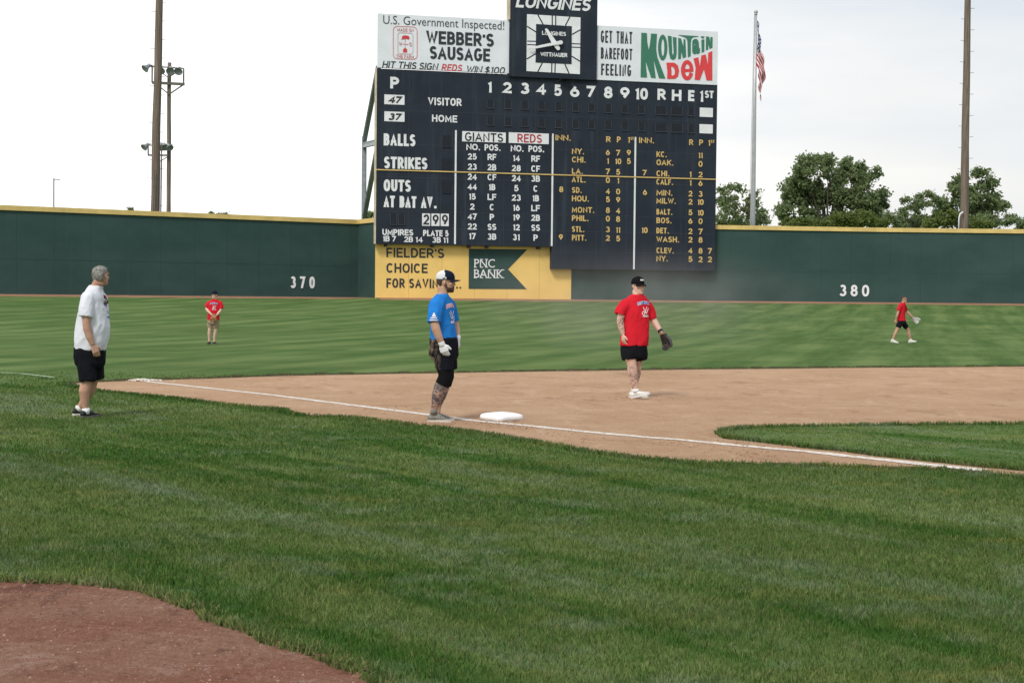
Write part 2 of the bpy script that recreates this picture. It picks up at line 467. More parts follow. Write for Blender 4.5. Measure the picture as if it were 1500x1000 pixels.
# ---- warning track strip along the foot of the outfield wall
M_wtrack = dirt_material('wall_track', (.30, .155, .10), (.35, .20, .13), (.22, .115, .075), (.40, .25, .175), 0)
tr = MB()
def strip(poly, w, sgn):
    P = []
    for a, b in zip(poly, poly[1:]):
        n = max(2, int((b - a).length / 1.0))
        P += [a + (b - a) * (i / n) for i in range(n)]
    P.append(poly[-1]); L = []
    for i, p in enumerate(P):
        t = (P[min(i + 1, len(P) - 1)] - P[max(i - 1, 0)]).normalized()
        n = Vector((t.y, -t.x, 0)) * sgn
        ww = w + .5 * noise.noise(p * .2)
        L.append([p + n * (ww * k / 4) for k in range(5)])
    for i in range(len(L) - 1):
        for k in range(4):
            q = [L[i][k], L[i][k + 1], L[i + 1][k + 1], L[i + 1][k]]
            tr.add([(v.x, v.y, tz(v.x, v.y) + (.02 if kk < 4 else -.12)) for v, kk in zip(q, (k, k + 1, k + 1, k))], [(0, 1, 2, 3)])
strip(WALL_L, 3.6, 1); strip(WALL_C, 3.9, 1)
tag(tr.build('warning_track', M_wtrack), 'thin reddish warning track along the foot of the wall', 'track', kind='structure')

# ---- chalk foul line, irregular and worn
M_chalk, nt, b, oc = new_mat('chalk', .95, .05)
f1 = _noise(nt, oc, 18, 4, .7)
nt.links.new(_mx(nt, _ramp(nt, f1, .46, .66), (.68, .64, .585), (.46, .33, .24)), b.inputs['Base Color'])
_bump(nt, f1, .4, .01, b)
line_px = [(207, 558.2), (260, 564), (400, 579.2), (620, 607), (700, 617.2), (763, 623), (850, 632), (930, 639.5), (1000, 645), (1090, 654), (1178, 661.5), (1260, 670.5), (1340, 679), (1440, 689.5)]
LP = wander(G2(line_px), .05, .012, 3.0, 9.0)
ch = MB()
for i in range(len(LP) - 1):
    a, b2 = LP[i], LP[i + 1]
    t = (b2 - a).normalized(); n = Vector((-t.y, t.x))
    def wv(p, s): return (.072 + .022 * noise.noise(Vector((p.x * 5, p.y * 5, s))) + .020 * noise.noise(Vector((p.x * 23, p.y * 30, s)))) * (1.25 if p.y < 14 else 1)
    q = [a - n * wv(a, 1), b2 - n * wv(b2, 1), b2 + n * wv(b2, 2), a + n * wv(a, 2)]
    ch.add([(v.x, v.y, .0085) for v in q], [(0, 3, 2, 1)] if (q[1] - q[0]).cross(q[2] - q[0]) < 0 else [(0, 1, 2, 3)])
hp = LP[0]                                  # heap of spilled chalk where the line meets the outfield turf
for k in range(260):
    a = random.gauss(0, .17); c2 = random.gauss(0, .10)
    r = random.uniform(.006, .026)
    ch.ball((hp.x + a, hp.y + .05 + c2, .012 + .025 * math.exp(-(a * a + c2 * c2) * 40)), r, r, r * .5, 8, 5)
tag(ch.build('foul_line', M_chalk, smooth=False), 'white chalk foul line running past third base', 'foul line', kind='structure')
# painted continuation on the outfield grass
pt = MB()
PL = G2([(-60, 546.5), (0, 548.6), (35, 550.6), (78, 556)])
for a, b2 in zip(PL, PL[1:]):
    t = (b2 - a).normalized(); n = Vector((-t.y, t.x)) * .035
    pt.add([(v.x, v.y, .045) for v in (a - n, b2 - n, b2 + n, a + n)], [(0, 1, 2, 3)])
tag(pt.build('painted_line', mat('line_paint', (.34, .40, .29), .9, .3, 9)), 'faint painted white line on the grass at the left edge', 'painted line', kind='structure')

# ---- loose clods and pebbles on the dirt
cl = MB(); cl2 = MB()
def clods(poly, n, smin, smax, xr, yr):
    X = RNG.uniform(*xr, n); Y = RNG.uniform(*yr, n)
    ok = inside(poly, X, Y) & ~inside(WEDGE, X, Y)
    for x, y in zip(X[ok], Y[ok]):
        if abs(x) > .40 * y + 1.5: continue
        r = random.uniform(smin, smax) * (1 if random.random() > .1 else 1.8)
        R = Matrix.Rotation(random.uniform(0, 6.3), 3, 'Z')
        vs = [R @ Vector(v) * r for v in ((1, 0, 0), (-.3, .9, 0), (-.8, -.6, 0), (.1, .1, .8), (.5, -.7, .1))]
        cl.add([(x + v.x, y + v.y, .005 + v.z) for v in vs], [(0, 1, 3), (1, 2, 3), (2, 4, 3), (4, 0, 3)])
clods(skin_poly, 9000, .003, .008, (-12, 16), (11, 34))
tag(cl.build('dirt_clods', mat('clod', (.50, .33, .21), .95, .3, 3)), 'loose clods scattered over the tan dirt', 'clods', kind='stuff')
for cx_, cy_, sd_, k_ in ((1180, 652, .10, 90), (1090, 650, .2, 60), (735, 622, .16, 90), (762, 626, .1, 50), (1098, 664, .14, 60), (830, 640, .25, 60), (650, 620, .15, 50), (930, 583, .25, 60), (560, 600, .2, 40), (1010, 655, .2, 50)):
    q0 = on_ground(cx_, cy_)
    for _ in range(k_):
        x, y = q0.x + random.gauss(0, sd_), q0.y + random.gauss(0, sd_ * 1.8)
        if not inside(skin_poly, np.array([x]), np.array([y]))[0]: continue
        r = random.uniform(.006, .022); R = Matrix.Rotation(random.uniform(0, 6.3), 3, 'Z')
        vs = [R @ Vector(v) * r for v in ((1, 0, 0), (-.3, .9, 0), (-.8, -.6, 0), (.1, .1, .6), (.5, -.7, .1))]
        cl2.add([(x + v.x, y + v.y, .005 + v.z) for v in vs], [(0, 1, 3), (1, 2, 3), (2, 4, 3), (4, 0, 3)])
tag(cl2.build('dirt_clods', mat('clod_dark', (.30, .18, .11), .95, .4, 9)), 'darker broken clods and cleat scuffs near the base and chalk line', 'clods', kind='stuff')
cl = MB()
clods(track_poly, 26000, .002, .006, (-5, 0), (3.5, 8.2))
M_peb, nt, b, oc = new_mat('pebble', .95, .05)
nt.links.new(_mx(nt, _ramp(nt, _noise(nt, oc, 33, 2, .5), .35, .65), (.14, .07, .05), (.36, .22, .165)), b.inputs['Base Color'])
tag(cl.build('pebbles', M_peb), 'grit and pebbles over the reddish dirt', 'pebbles', kind='stuff')

# ================================================================== grass blades
def sample_grass():
    out = []
    bands = [(4.6, 7.0, 9000, .0032), (7.0, 9.5, 6200, .0040), (9.5, 13, 3600, .0052), (13, 18, 1700, .0068), (18, 23, 900, .009), (23, 27.5, 420, .011)]
    for y0, y1, dens, w in bands:
        hw = .40 * y1 + 2.4
        n = int(2 * hw * (y1 - y0) * dens)
        X = RNG.uniform(-hw, hw, n); Y = RNG.uniform(y0, y1, n)
        k = np.abs(X) < .40 * Y + 2.4
        out.append(np.stack([X[k], Y[k], np.full(k.sum(), w)], 1))
    A = np.concatenate(out)
    X, Y = A[:, 0], A[:, 1]
    bare = inside(skin_poly, X, Y) & ~inside(WEDGE, X, Y)
    bare |= inside(track_poly, X, Y)
    bare |= (Y > 22.5) & (RNG.random(len(Y)) < (Y - 22.5) / 5)
    A = A[~bare]
    # shaggier fringe along every cut edge
    E = []
    def fringe(poly, n_per_m, spread, sgn, wmul=1.0):
        for a, b in zip(poly, poly[1:]):
            L = (b - a).length
            if a.y < 4.4 or abs(a.x) > .4 * a.y + 2.6: continue
            t = (b - a).normalized(); nn = Vector((-t.y, t.x)) * sgn
            for _ in range(max(1, int(L * n_per_m * random.uniform(.3, 1.7)))):
                p = a + (b - a) * random.random() + nn * (random.random() ** 1.5 * spread - .02)
                E.append((p.x, p.y, (.0035 + .00035 * p.y) * wmul))
    fringe(NEAR, 420, .16, -1); k_ = len(E); fringe(WEDGE, 520, .14, -1); j_ = len(E); fringe(TRACK, 700, .12, 1); fringe(FAR, 110, .18, 1)
    E = np.array(E)
    ek = np.full(len(E), .9); ek[k_:j_] = 1.4; ek[:k_] = .95
    edge = np.concatenate([np.zeros(len(A)), ek])
    return np.concatenate([A, E]), edge
A, EDGE = sample_grass()
n = len(A)
X, Y, W = A.T
lowf = np.array([noise.noise(Vector((x * .8, y * 1.1, 0))) for x, y in zip(X[::1], Y[::1])])
H = (.021 + .013 * RNG.random(n) + .009 * lowf + EDGE * (.010 + .020 * RNG.random(n))) * (1 + .25 * (RNG.random(n) < .06))
# clip height where people stand is left alone: blades reach over the shoe soles as in the photograph
ang = RNG.uniform(0, 2 * pi, n)
lean = np.abs(RNG.normal(.55, .30, n)) * H
dxl, dyl = np.cos(ang) * lean, np.sin(ang) * lean
wa = RNG.uniform(0, pi, n)
wx, wy = np.cos(wa) * W / 2, np.sin(wa) * W / 2
Z0 = terrain(X, Y)
B = np.empty((n, 5, 3), np.float32)
B[:, 0] = np.stack([X - wx, Y - wy, Z0], 1); B[:, 1] = np.stack([X + wx, Y + wy, Z0], 1)
mx_, my_ = X + dxl * .38, Y + dyl * .38
B[:, 2] = np.stack([mx_ + wx * .8, my_ + wy * .8, Z0 + H * .6], 1); B[:, 3] = np.stack([mx_ - wx * .8, my_ - wy * .8, Z0 + H * .6], 1)
B[:, 4] = np.stack([X + dxl, Y + dyl, Z0 + H * (1 - .12 * (lean / H) ** 2)], 1)
base = (np.arange(n, dtype=np.int32) * 5)[:, None]
me = bpy.data.meshes.new('grass')
me.vertices.add(n * 5); me.vertices.foreach_set('co', B.ravel())
loops = (base + np.array([0, 1, 2, 3, 3, 2, 4], np.int32)[None, :]).ravel()
me.loops.add(len(loops)); me.loops.foreach_set('vertex_index', loops)
me.polygons.add(n * 2)
ls = np.empty((n, 2), np.int32); ls[:, 0] = np.arange(n) * 7; ls[:, 1] = ls[:, 0] + 4
lt = np.empty((n, 2), np.int32); lt[:, 0] = 4; lt[:, 1] = 3
me.polygons.foreach_set('loop_start', ls.ravel()); me.polygons.foreach_set('loop_total', lt.ravel())
me.polygons.foreach_set('use_smooth', np.ones(n * 2, bool))
me.update(calc_edges=True)
TINT = RNG.random(n)
dry = (EDGE == .9) & (Y < 10) & (RNG.random(n) < .28); TINT[dry] = RNG.uniform(.93, 1.0, dry.sum())
at = me.attributes.new('tint', 'FLOAT', 'POINT')
at.data.foreach_set('value', np.repeat(TINT, 5).astype(np.float32))
M_blade, nt, b, oc = new_mat('grass_blade', .7, .08)
c = grass_color(nt, oc)
t_ = _attr(nt, 'tint')
c = _mx(nt, 1.0, c, _mx(nt, t_, (.42, .46, .38), (1.62, 1.54, 1.50)), 'MULTIPLY')
c = _mx(nt, _math(nt, 'MULTIPLY', _ramp(nt, t_, .90, .98), .7), c, (.24, .21, .10))
nt.links.new(c, b.inputs['Base Color'])
tr_ = nt.nodes.new('ShaderNodeBsdfTranslucent'); nt.links.new(c, tr_.inputs['Color'])
ms = nt.nodes.new('ShaderNodeMixShader'); ms.inputs[0].default_value = .28
nt.links.new(b.outputs[0], ms.inputs[1]); nt.links.new(tr_.outputs[0], ms.inputs[2])
nt.links.new(ms.outputs[0], nt.nodes['Material Output'].inputs['Surface'])
tag(link('grass', me, M_blade), 'short mown turf blades with patches of blue green and dry yellow', 'grass', kind='stuff')
print('grass blades', n)

# ================================================================== third base
bc = on_ground(734.5, 615.5)
M_base, nt, b, oc = new_mat('base_canvas', .6, .3)
f1 = _noise(nt, oc, 9, 5, .7)
sep = nt.nodes.new('ShaderNodeSeparateXYZ'); nt.links.new(oc, sep.inputs[0])
lowm = _math(nt, 'MULTIPLY', _ramp(nt, sep.outputs['Z'], .035, .0), _ramp(nt, f1, .46, .6))
nt.links.new(_mx(nt, lowm, (.80, .80, .80), (.42, .29, .2)), b.inputs['Base Color'])
th = atan2(LP[-1].y - LP[0].y, LP[-1].x - LP[0].x)
e1 = Vector((cos(th), sin(th), 0)); e2 = Vector((-sin(th), cos(th), 0))
rs = []
for z, k in ((0, 1.0), (.045, 1.0), (.062, .975), (.075, .9), (.088, .7), (.097, .4), (.10, .12)):
    r = []
    for j in range(32):
        a = 2 * pi * j / 32; ca, sa = cos(a), sin(a); q = max(abs(ca), abs(sa)) if z < .09 else 1
        rr = .203 * k / (abs(ca) ** 9 + abs(sa) ** 9) ** (1 / 9)
        r.append(bc + e1 * (ca * rr) + e2 * (sa * rr) + Vector((0, 0, z + .003)))
    rs.append(r)
bs = MB().rings(rs)
base_o = bs.build('third_base', M_base, origin=bc, smooth=True)
tag(base_o, 'white square canvas base lying on the tan dirt beside the chalk line', 'base')
# ================================================================== lettering
def glyphs(txt, bold=0.0, shear=0.0, spacing=1.0, space_word=1.0):
    """flat letters of the built-in font, thickness towards +z; returns verts (n,3) and faces, cap height = 1"""
    cu = bpy.data.curves.new('lettering_curve', 'FONT')
    cu.body = txt; cu.size = 1.0; cu.offset = bold; cu.shear = shear; cu.extrude = .03
    cu.space_character = spacing; cu.space_word = space_word; cu.resolution_u = 3; cu.fill_mode = 'FRONT'
    ob = bpy.data.objects.new('lettering_curve', cu)
    me = ob.to_mesh()
    vs = np.array([v.co[:] for v in me.vertices]) if len(me.vertices) else np.zeros((0, 3))
    fs = [tuple(p.vertices) for p in me.polygons]
    ob.to_mesh_clear(); bpy.data.objects.remove(ob); bpy.data.curves.remove(cu)
    return vs, fs
_v, _f = glyphs('H'); CAP = _v[:, 1].max()
# a plain geometric stroke alphabet for the painted capitals and numerals
def _arc(cx, cy, rx, ry, a0, a1, n=12):
    return [(cx + rx * cos(radians(a0 + (a1 - a0) * i / n)), cy + ry * sin(radians(a0 + (a1 - a0) * i / n))) for i in range(n + 1)]
def _oval(cx, cy, rx, ry, a0=0, a1=360, n=24, p=.86):
    out = []
    for i in range(n + 1):
        a = radians(a0 + (a1 - a0) * i / n); c_, s_ = cos(a), sin(a)
        out.append((cx + rx * math.copysign(abs(c_) ** p, c_), cy + ry * math.copysign(abs(s_) ** p, s_)))
    return out
_ALPHA = {
    'A': (.92, [[(0, 0), (.5, 1), (1, 0)], [(.2, .30), (.8, .30)]]),
    'B': (.74, [[(0, 0), (0, 1)], [(0, 1), (.5, 1)] + _arc(.5, .76, .42, .24, 80, -90, 8) + [(0, .52)], [(.3, .52), (.55, .52)] + _arc(.55, .26, .45, .26, 80, -90, 8) + [(0, 0)]]),
    'C': (.80, [_oval(.5, .5, .5, .5, 42, 318)]),
    'D': (.80, [[(0, 0), (0, 1)], [(0, 1), (.4, 1)] + _arc(.4, .5, .6, .5, 80, -90) + [(0, 0)]]),
    'E': (.66, [[(1, 1), (0, 1), (0, 0), (1, 0)], [(0, .51), (.88, .51)]]),
    'F': (.62, [[(1, 1), (0, 1), (0, 0)], [(0, .49), (.85, .49)]]),
    'G': (.86, [_oval(.5, .5, .5, .5, 42, 330) + [(1, .46), (.55, .46)]]),
    'H': (.80, [[(0, 0), (0, 1)], [(1, 0), (1, 1)], [(0, .51), (1, .51)]]),
    'I': (.0, [[(.5, 0), (.5, 1)]]),
    'K': (.80, [[(0, 0), (0, 1)], [(1, 1), (.06, .42)], [(.3, .56), (1, 0)]]),
    'L': (.60, [[(0, 1), (0, 0), (1, 0)]]),
    'M': (1.0, [[(0, 0), (.04, 1), (.5, .2), (.96, 1), (1, 0)]]),
    'N': (.80, [[(0, 0), (0, 1), (1, 0), (1, 1)]]),
    'O': (.88, [_oval(.5, .5, .5, .5)]),
    'P': (.70, [[(0, 0), (0, 1)], [(0, 1), (.5, 1)] + _arc(.5, .72, .5, .28, 80, -90, 8) + [(0, .44)]]),
    'R': (.76, [[(0, 0), (0, 1)], [(0, 1), (.5, 1)] + _arc(.5, .73, .46, .27, 80, -90, 8) + [(0, .46)], [(.45, .46), (1, 0)]]),
    'S': (.70, [_arc(.5, .755, .48, .245, 25, 270, 14) + _arc(.5, .255, .5, .255, 90, -155, 14)[1:]]),
    'T': (.74, [[(0, 1), (1, 1)], [(.5, 1), (.5, 0)]]),
    'U': (.80, [[(0, 1)] + _oval(.5, .42, .5, .42, 180, 360, 14) + [(1, 1)]]),
    'V': (.88, [[(0, 1), (.5, 0), (1, 1)]]),
    'W': (1.2, [[(0, 1), (.26, 0), (.5, .85), (.74, 0), (1, 1)]]),
    'X': (.8, [[(0, 0), (1, 1)], [(0, 1), (1, 0)]]),
    'Y': (.82, [[(0, 1), (.5, .46), (1, 1)], [(.5, .5), (.5, 0)]]),
    '0': (.74, [_oval(.5, .5, .5, .5)]),
    '1': (.30, [[(0, .80), (.9, 1), (.9, 0)]]),
    '2': (.70, [_arc(.5, .70, .47, .30, 170, -35, 12) + [(0, 0), (1, 0)]]),
    '3': (.68, [_arc(.46, .765, .44, .235, 150, -90, 12), _arc(.46, .265, .54, .265, 90, -155, 12)]),
    '4': (.78, [[(.76, 0), (.76, 1), (0, .27), (1, .27)]]),
    '5': (.70, [[(.95, 1), (.18, 1), (.10, .52)] + _arc(.46, .32, .54, .32, 115, -150, 14)]),
    '6': (.76, [_oval(.5, .31, .5, .31, 0, 360, 20, 1), [(.04, .42), (.62, 1)]]),
    '7': (.68, [[(0, 1), (1, 1), (.32, 0)]]),
    '8': (.72, [_oval(.5, .765, .42, .235, 0, 360, 18, 1), _oval(.5, .265, .5, .265, 0, 360, 18, 1)]),
    '9': (.76, [_oval(.5, .69, .5, .31, 0, 360, 20, 1), [(.96, .58), (.38, 0)]]),
    '.': (.0, [[(.5, 0), (.5, .001)]]), "'": (.0, [[(.55, 1), (.45, .72)]]), '!': (.0, [[(.5, 1), (.5, .36)], [(.5, 0), (.5, .001)]]),
    '$': (.70, [_arc(.5, .72, .46, .20, 25, 270, 12) + _arc(.5, .30, .48, .22, 90, -155, 12)[1:], [(.5, 1.12), (.5, -.12)]]),
}
def strokes(txt, aspect, t, gap=.13):
    """letters of cap height 1 filling a width of aspect; t = stroke width; verts (x, y) and quads"""
    fixed, flex = 0.0, 0.0
    for i, c in enumerate(txt):
        if c == ' ': fixed += .34; continue
        fixed += t + (gap if i < len(txt) - 1 else 0) + (.07 if c == '.' and i else 0); flex += _ALPHA[c][0]
    k = max(.25, (aspect - fixed) / flex) if flex else 0
    sc_ = 1.0
    tot = fixed + k * flex
    V, Q = [], []; x = 0.0
    for i, c in enumerate(txt):
        if c == ' ': x += .34; continue
        wl, pl = _ALPHA[c]; wl *= k
        if c == '.' and i: x += .07
        for line in pl:
            P = [(x + t / 2 + px_ * wl, t / 2 + py_ * (1 - t)) for px_, py_ in line]
            closed = len(P) > 3 and abs(P[0][0] - P[-1][0]) + abs(P[0][1] - P[-1][1]) < 1e-4
            if closed: P = P[:-1]
            if c in '.!' and abs(P[0][1] - P[-1][1]) < .01: P = [(P[0][0], P[0][1] - t / 2), (P[0][0], P[0][1] + t / 2)]
            n_ = len(P); b0 = len(V)
            ext = t / 2 if c in 'EFLTHIKPRBDNMUAVWXY1247' else 0
            for j in range(n_):
                a_ = P[j - 1] if (j > 0 or closed) else None; d_ = P[(j + 1) % n_] if (j < n_ - 1 or closed) else None
                p_ = Vector(P[j])
                e1 = (p_ - Vector(a_)).normalized() if a_ else None; e2 = (Vector(d_) - p_).normalized() if d_ else None
                if e1 is None: m_, L_ = Vector((-e2.y, e2.x)), 1; p_ = p_ - e2 * (ext if abs(e2.x) < .05 or abs(e2.y) < .05 or c in 'AVWMNKRXY47' else 0)
                elif e2 is None: m_, L_ = Vector((-e1.y, e1.x)), 1; p_ = p_ + e1 * (ext if abs(e1.x) < .05 or abs(e1.y) < .05 or c in 'AVWMNKRXY47' else 0)
                else:
                    tt = e1 + e2
                    if tt.length < 1e-3: tt = e1
                    tt.normalize(); m_ = Vector((-tt.y, tt.x)); L_ = min(1.9, 1 / max(.2, m_.dot(Vector((-e1.y, e1.x)))))
                lo_, hi_ = p_ - m_ * (t / 2 * L_), p_ + m_ * (t / 2 * L_)
                if c != '$':
                    lo_.y = min(1, max(0, lo_.y)); hi_.y = min(1, max(0, hi_.y))
                V += [(lo_.x, lo_.y), (hi_.x, hi_.y)]
            for j in range(n_ if closed else n_ - 1):
                a_, d_ = b0 + 2 * j, b0 + 2 * ((j + 1) % n_)
                Q.append((a_, d_, d_ + 1, a_ + 1))
        x += wl + t + gap
    V = np.array(V); V[:, 0] *= aspect / tot
    return V, Q
class Face:
    """an upright plane in the place: px -> (u along, v up), and building flat shapes on it"""
    def __init__(s, p0, p1, out=0.0):
        s.p0 = Vector((p0.x, p0.y, 0)); s.t = Vector((p1.x - p0.x, p1.y - p0.y, 0)).normalized()
        s.n = Vector((s.t.y, -s.t.x, 0))
        if s.n.y > 0: s.n = -s.n
        s.p0 = s.p0 + s.n * out
    def uv(s, px, py):
        h = on_plane(px, py, s.p0, s.n); return ((h - s.p0).dot(s.t), h.z)
    def P(s, u, v, out=0.0): return s.p0 + s.t * u + s.n * out + Vector((0, 0, v))
    def rect(s, mb, x0, y0, x1, y1, out, thick=.02):
        """axis aligned rectangle spanning the two picture corners"""
        u0, va = s.uv(x0, y0); u1, vb = s.uv(x1, y1)
        return s.rect_uv(mb, u0, min(va, vb), u1, max(va, vb), out, thick)
    def rect_uv(s, mb, u0, v0, u1, v1, out, thick=.02):
        c = s.P((u0 + u1) / 2, (v0 + v1) / 2, out + thick / 2)
        return mb.box(c, s.t * (u1 - u0) / 2, s.n * thick / 2, Vector((0, 0, (v1 - v0) / 2)))
    def poly(s, mb, pts, out, thick=.02):
        q = [s.uv(*p) for p in pts]
        area = sum(q[i][0] * q[(i + 1) % len(q)][1] - q[(i + 1) % len(q)][0] * q[i][1] for i in range(len(q)))
        if area < 0: q = q[::-1]
        return mb.prism([s.P(u, v, out) for u, v in q], s.n * thick)
    def text(s, mb, txt, x0, x1, ymid, caph, out=.012, bold=.02, shear=0.0, spacing=1.0, thick=.015, font='s'):
        """text whose outline spans x0..x1 in the picture, capitals caph px high about ymid (at the middle)"""
        if font == 's' and all(c in _ALPHA or c == ' ' for c in txt):
            ua, va = s.uv(x0, ymid); ub, vb = s.uv(x1, ymid)
            _, vt = s.uv((x0 + x1) / 2, ymid - caph / 2); _, vl = s.uv((x0 + x1) / 2, ymid + caph / 2)
            asp = (ub - ua) / (vt - vl) - shear
            V2, Q = strokes(txt, asp, .13 + 2.1 * bold, .075 + .25 * (spacing - 1) if bold > .03 else .13 + .25 * (spacing - 1))
            hh = vt - vl; k = len(V2)
            top = [s.P(ua + (x + y * shear) * hh, vl + y * hh, out + thick + .0004 * (i % 7)) for i, (x, y) in enumerate(V2)]
            bot = [s.P(ua + (x + y * shear) * hh, vl + y * hh, out) for x, y in V2]
            fs = list(Q)
            for q in Q:
                for a_, b_ in zip(q, q[1:] + q[:1]): fs.append((a_, b_, b_ + k, a_ + k))
            mb.add(top + bot, fs); return
        vs, fs = glyphs(txt, bold, shear, spacing)
        if not len(vs): return
        ua, va = s.uv(x0, ymid); ub, vb = s.uv(x1, ymid)
        uc, vc = s.uv((x0 + x1) / 2, ymid)
        _, vt = s.uv((x0 + x1) / 2, ymid - caph / 2); _, vl = s.uv((x0 + x1) / 2, ymid + caph / 2)
        lo, hi = vs[:, 0].min(), vs[:, 0].max()
        U = ua + (vs[:, 0] - lo) / (hi - lo) * (ub - ua)
        Vv = vl + (vs[:, 1] + bold) / (CAP + 2 * bold) * (vt - vl)
        Z = np.where(vs[:, 2] > 0, thick, 0.0) + out
        mb.add([s.P(U[i], Vv[i], Z[i]) for i in range(len(vs))], fs)
    def glyph_quad(s, mb, ch, quad, out=.012, bold=.03, thick=.015):
        """one letter stretched into a picture quad TL,TR,BR,BL"""
        if ch in _ALPHA:
            q0 = [s.uv(*p) for p in quad]
            asp = ((q0[1][0] - q0[0][0]) + (q0[2][0] - q0[3][0])) / ((q0[0][1] - q0[3][1]) + (q0[1][1] - q0[2][1]))
            V2, Q = strokes(ch, asp, bold * 5.2); k = len(V2)
            vs = np.concatenate([np.c_[V2, np.ones(k)], np.c_[V2, np.zeros(k)]]); fs = list(Q)
            for q in Q:
                for a_, b_ in zip(q, q[1:] + q[:1]): fs.append((a_, b_, b_ + k, a_ + k))
        else: vs, fs = glyphs(ch, bold)
        a, b2 = vs.min(0), vs.max(0)
        Q = [s.uv(*p) for p in quad]
        pts = []
        for x, y, z in vs:
            f, g = (x - a[0]) / (b2[0] - a[0]), 1 - (y - a[1]) / (b2[1] - a[1])
            u = (Q[0][0] * (1 - f) + Q[1][0] * f) * (1 - g) + (Q[3][0] * (1 - f) + Q[2][0] * f) * g
            v = (Q[0][1] * (1 - f) + Q[1][1] * f) * (1 - g) + (Q[3][1] * (1 - f) + Q[2][1] * f) * g
            pts.append(s.P(u, v, out + (thick if z > 0 else 0)))
        mb.add(pts, fs)

# ================================================================== outfield wall
def wall_material():
    m, nt, b, oc = new_mat('wall_green', .75, .12)
    big = _noise(nt, _map(nt, oc, (.25, .25, .5)), 1.0, 5, .6)
    drip = _noise(nt, _map(nt, oc, (2.0, 2.0, .10)), 1.0, 4, .6)
    c = _mx(nt, _ramp(nt, big, .3, .7), (.030, .062, .057), (.041, .078, .071))
    c = _mx(nt, _math(nt, 'MULTIPLY', _ramp(nt, drip, .55, .8), .6), c, (.050, .090, .080))
    sp = _noise(nt, oc, 2.6, 3, .8)
    c = _mx(nt, _math(nt, 'MULTIPLY', _ramp(nt, sp, .66, .78), .5), c, (.07, .10, .09))
    nt.links.new(c, b.inputs['Base Color']); return m
M_wall = wall_material()
M_seam = mat('wall_seam', (.025, .053, .049), .7, .2)
M_cap = mat('wall_cap_yellow', (.62, .46, .17), .6, .14, 1.2)
M_white = mat('white_paint', (.74, .75, .77), .6, .08, 1.5)
WALL_H = 5.87
def wall_run(pts, name, label, numeral=None, seams=True):
    root = empty(name, pts[0] + Vector((0, 0, tz(pts[0].x, pts[0].y))), label, 'wall')
    back = MB(); capb = MB(); seam = MB()
    for a, b in zip(pts, pts[1:]):
        t = (b - a).normalized(); n = Vector((t.y, -t.x, 0))
        za = RISE
        L = (b - a).length
        c = (a + b) / 2
        lo, hi = -1.2, za + WALL_H - .33
        back.box(c - n * .15 + Vector((0, 0, (lo + hi) / 2)), t * L / 2, n * .15, Vector((0, 0, (hi - lo) / 2)))
        capb.box(c - n * .13 + Vector((0, 0, hi + .165)), t * (L / 2 + .02), n * .24, Vector((0, 0, .165)))
        if seams:
            seam.box(c + n * .004 + Vector((0, 0, za + 2.35)), t * L / 2, n * .004, Vector((0, 0, .012)))
            k = 1.2
            while k < L:
                seam.box(a + t * k + n * .0035 + Vector((0, 0, (za + hi) / 2)), t * .009, n * .0035, Vector((0, 0, (hi - za) / 2 - .1)))
                k += 2.44
    back.build('wall_panel', M_wall, root)
    capb.build('wall_cap', M_cap, root)
    if seams: seam.build('panel_seam', M_seam, root)
    if numeral:
        fc = Face(numeral[1], numeral[2], .012)
        mb = MB()
        fc.text(mb, *numeral[0], bold=.03, spacing=2.0)
        mb.build('distance_numeral', M_white, root)
    return root
wall_run(WALL_L, 'outfield_wall', 'dark green wall with yellow cap marked 370 in white',
         (('370', 425.5, 461, 413.5, 17.3), WALL_L[2], WALL_L[3]))
wall_run([WALL_L[-1] + Vector((0, 0, 0)), WALL_C[0] + Vector((0, -.02, 0))], 'outfield_wall', 'short dark green wall return between the 370 wall and the yellow sign', seams=False)
wall_run(WALL_C, 'outfield_wall', 'dark green wall with yellow cap marked 380 in white',
         (('380', 1229.7, 1273, 425.6, 17), WALL_C[1], WALL_C[2]))

# ================================================================== scoreboard
BA = at_depth(551, 200, 104.0); BB = at_depth(1048, 200, 109.6)
BOARD = Face(BA, BB)
def board_material():
    m, nt, b, oc = new_mat('board_navy', .75, .12)
    big = _noise(nt, _map(nt, oc, (.5, .5, .5)), 1.0, 5, .6)
    drip = _noise(nt, _map(nt, oc, (1.6, 1.6, .12)), 1.0, 4, .6)
    c = _mx(nt, _ramp(nt, big, .3, .72), (.0195, .0255, .037), (.026, .0335, .047))
    c = _mx(nt, _math(nt, 'MULTIPLY', _ramp(nt, drip, .52, .8), .7), c, (.046, .057, .075))
    nt.links.new(c, b.inputs['Base Color']); return m
M_board = board_material()
M_slot = mat('dark_slot', (.012, .015, .022), .8, .2)
M_ledge = mat('slot_ledge', (.040, .049, .062), .6, .2)
M_let = mat('letter_white', (.70, .71, .74), .6, .07, 1.4)
M_gold = mat('letter_gold', (.62, .43, .165), .6, .10, 1.4)
M_black = mat('letter_black', (.018, .019, .024), .6, .1)
M_signw = mat('sign_white', (.68, .71, .76), .5, .05, .8)
M_redl = mat('letter_red', (.56, .045, .055), .5, .08)
M_crim = mat('letter_crimson', (.38, .03, .05), .5, .08)
M_edge = mat('edge_tan', (.52, .45, .34), .7, .15, 2)

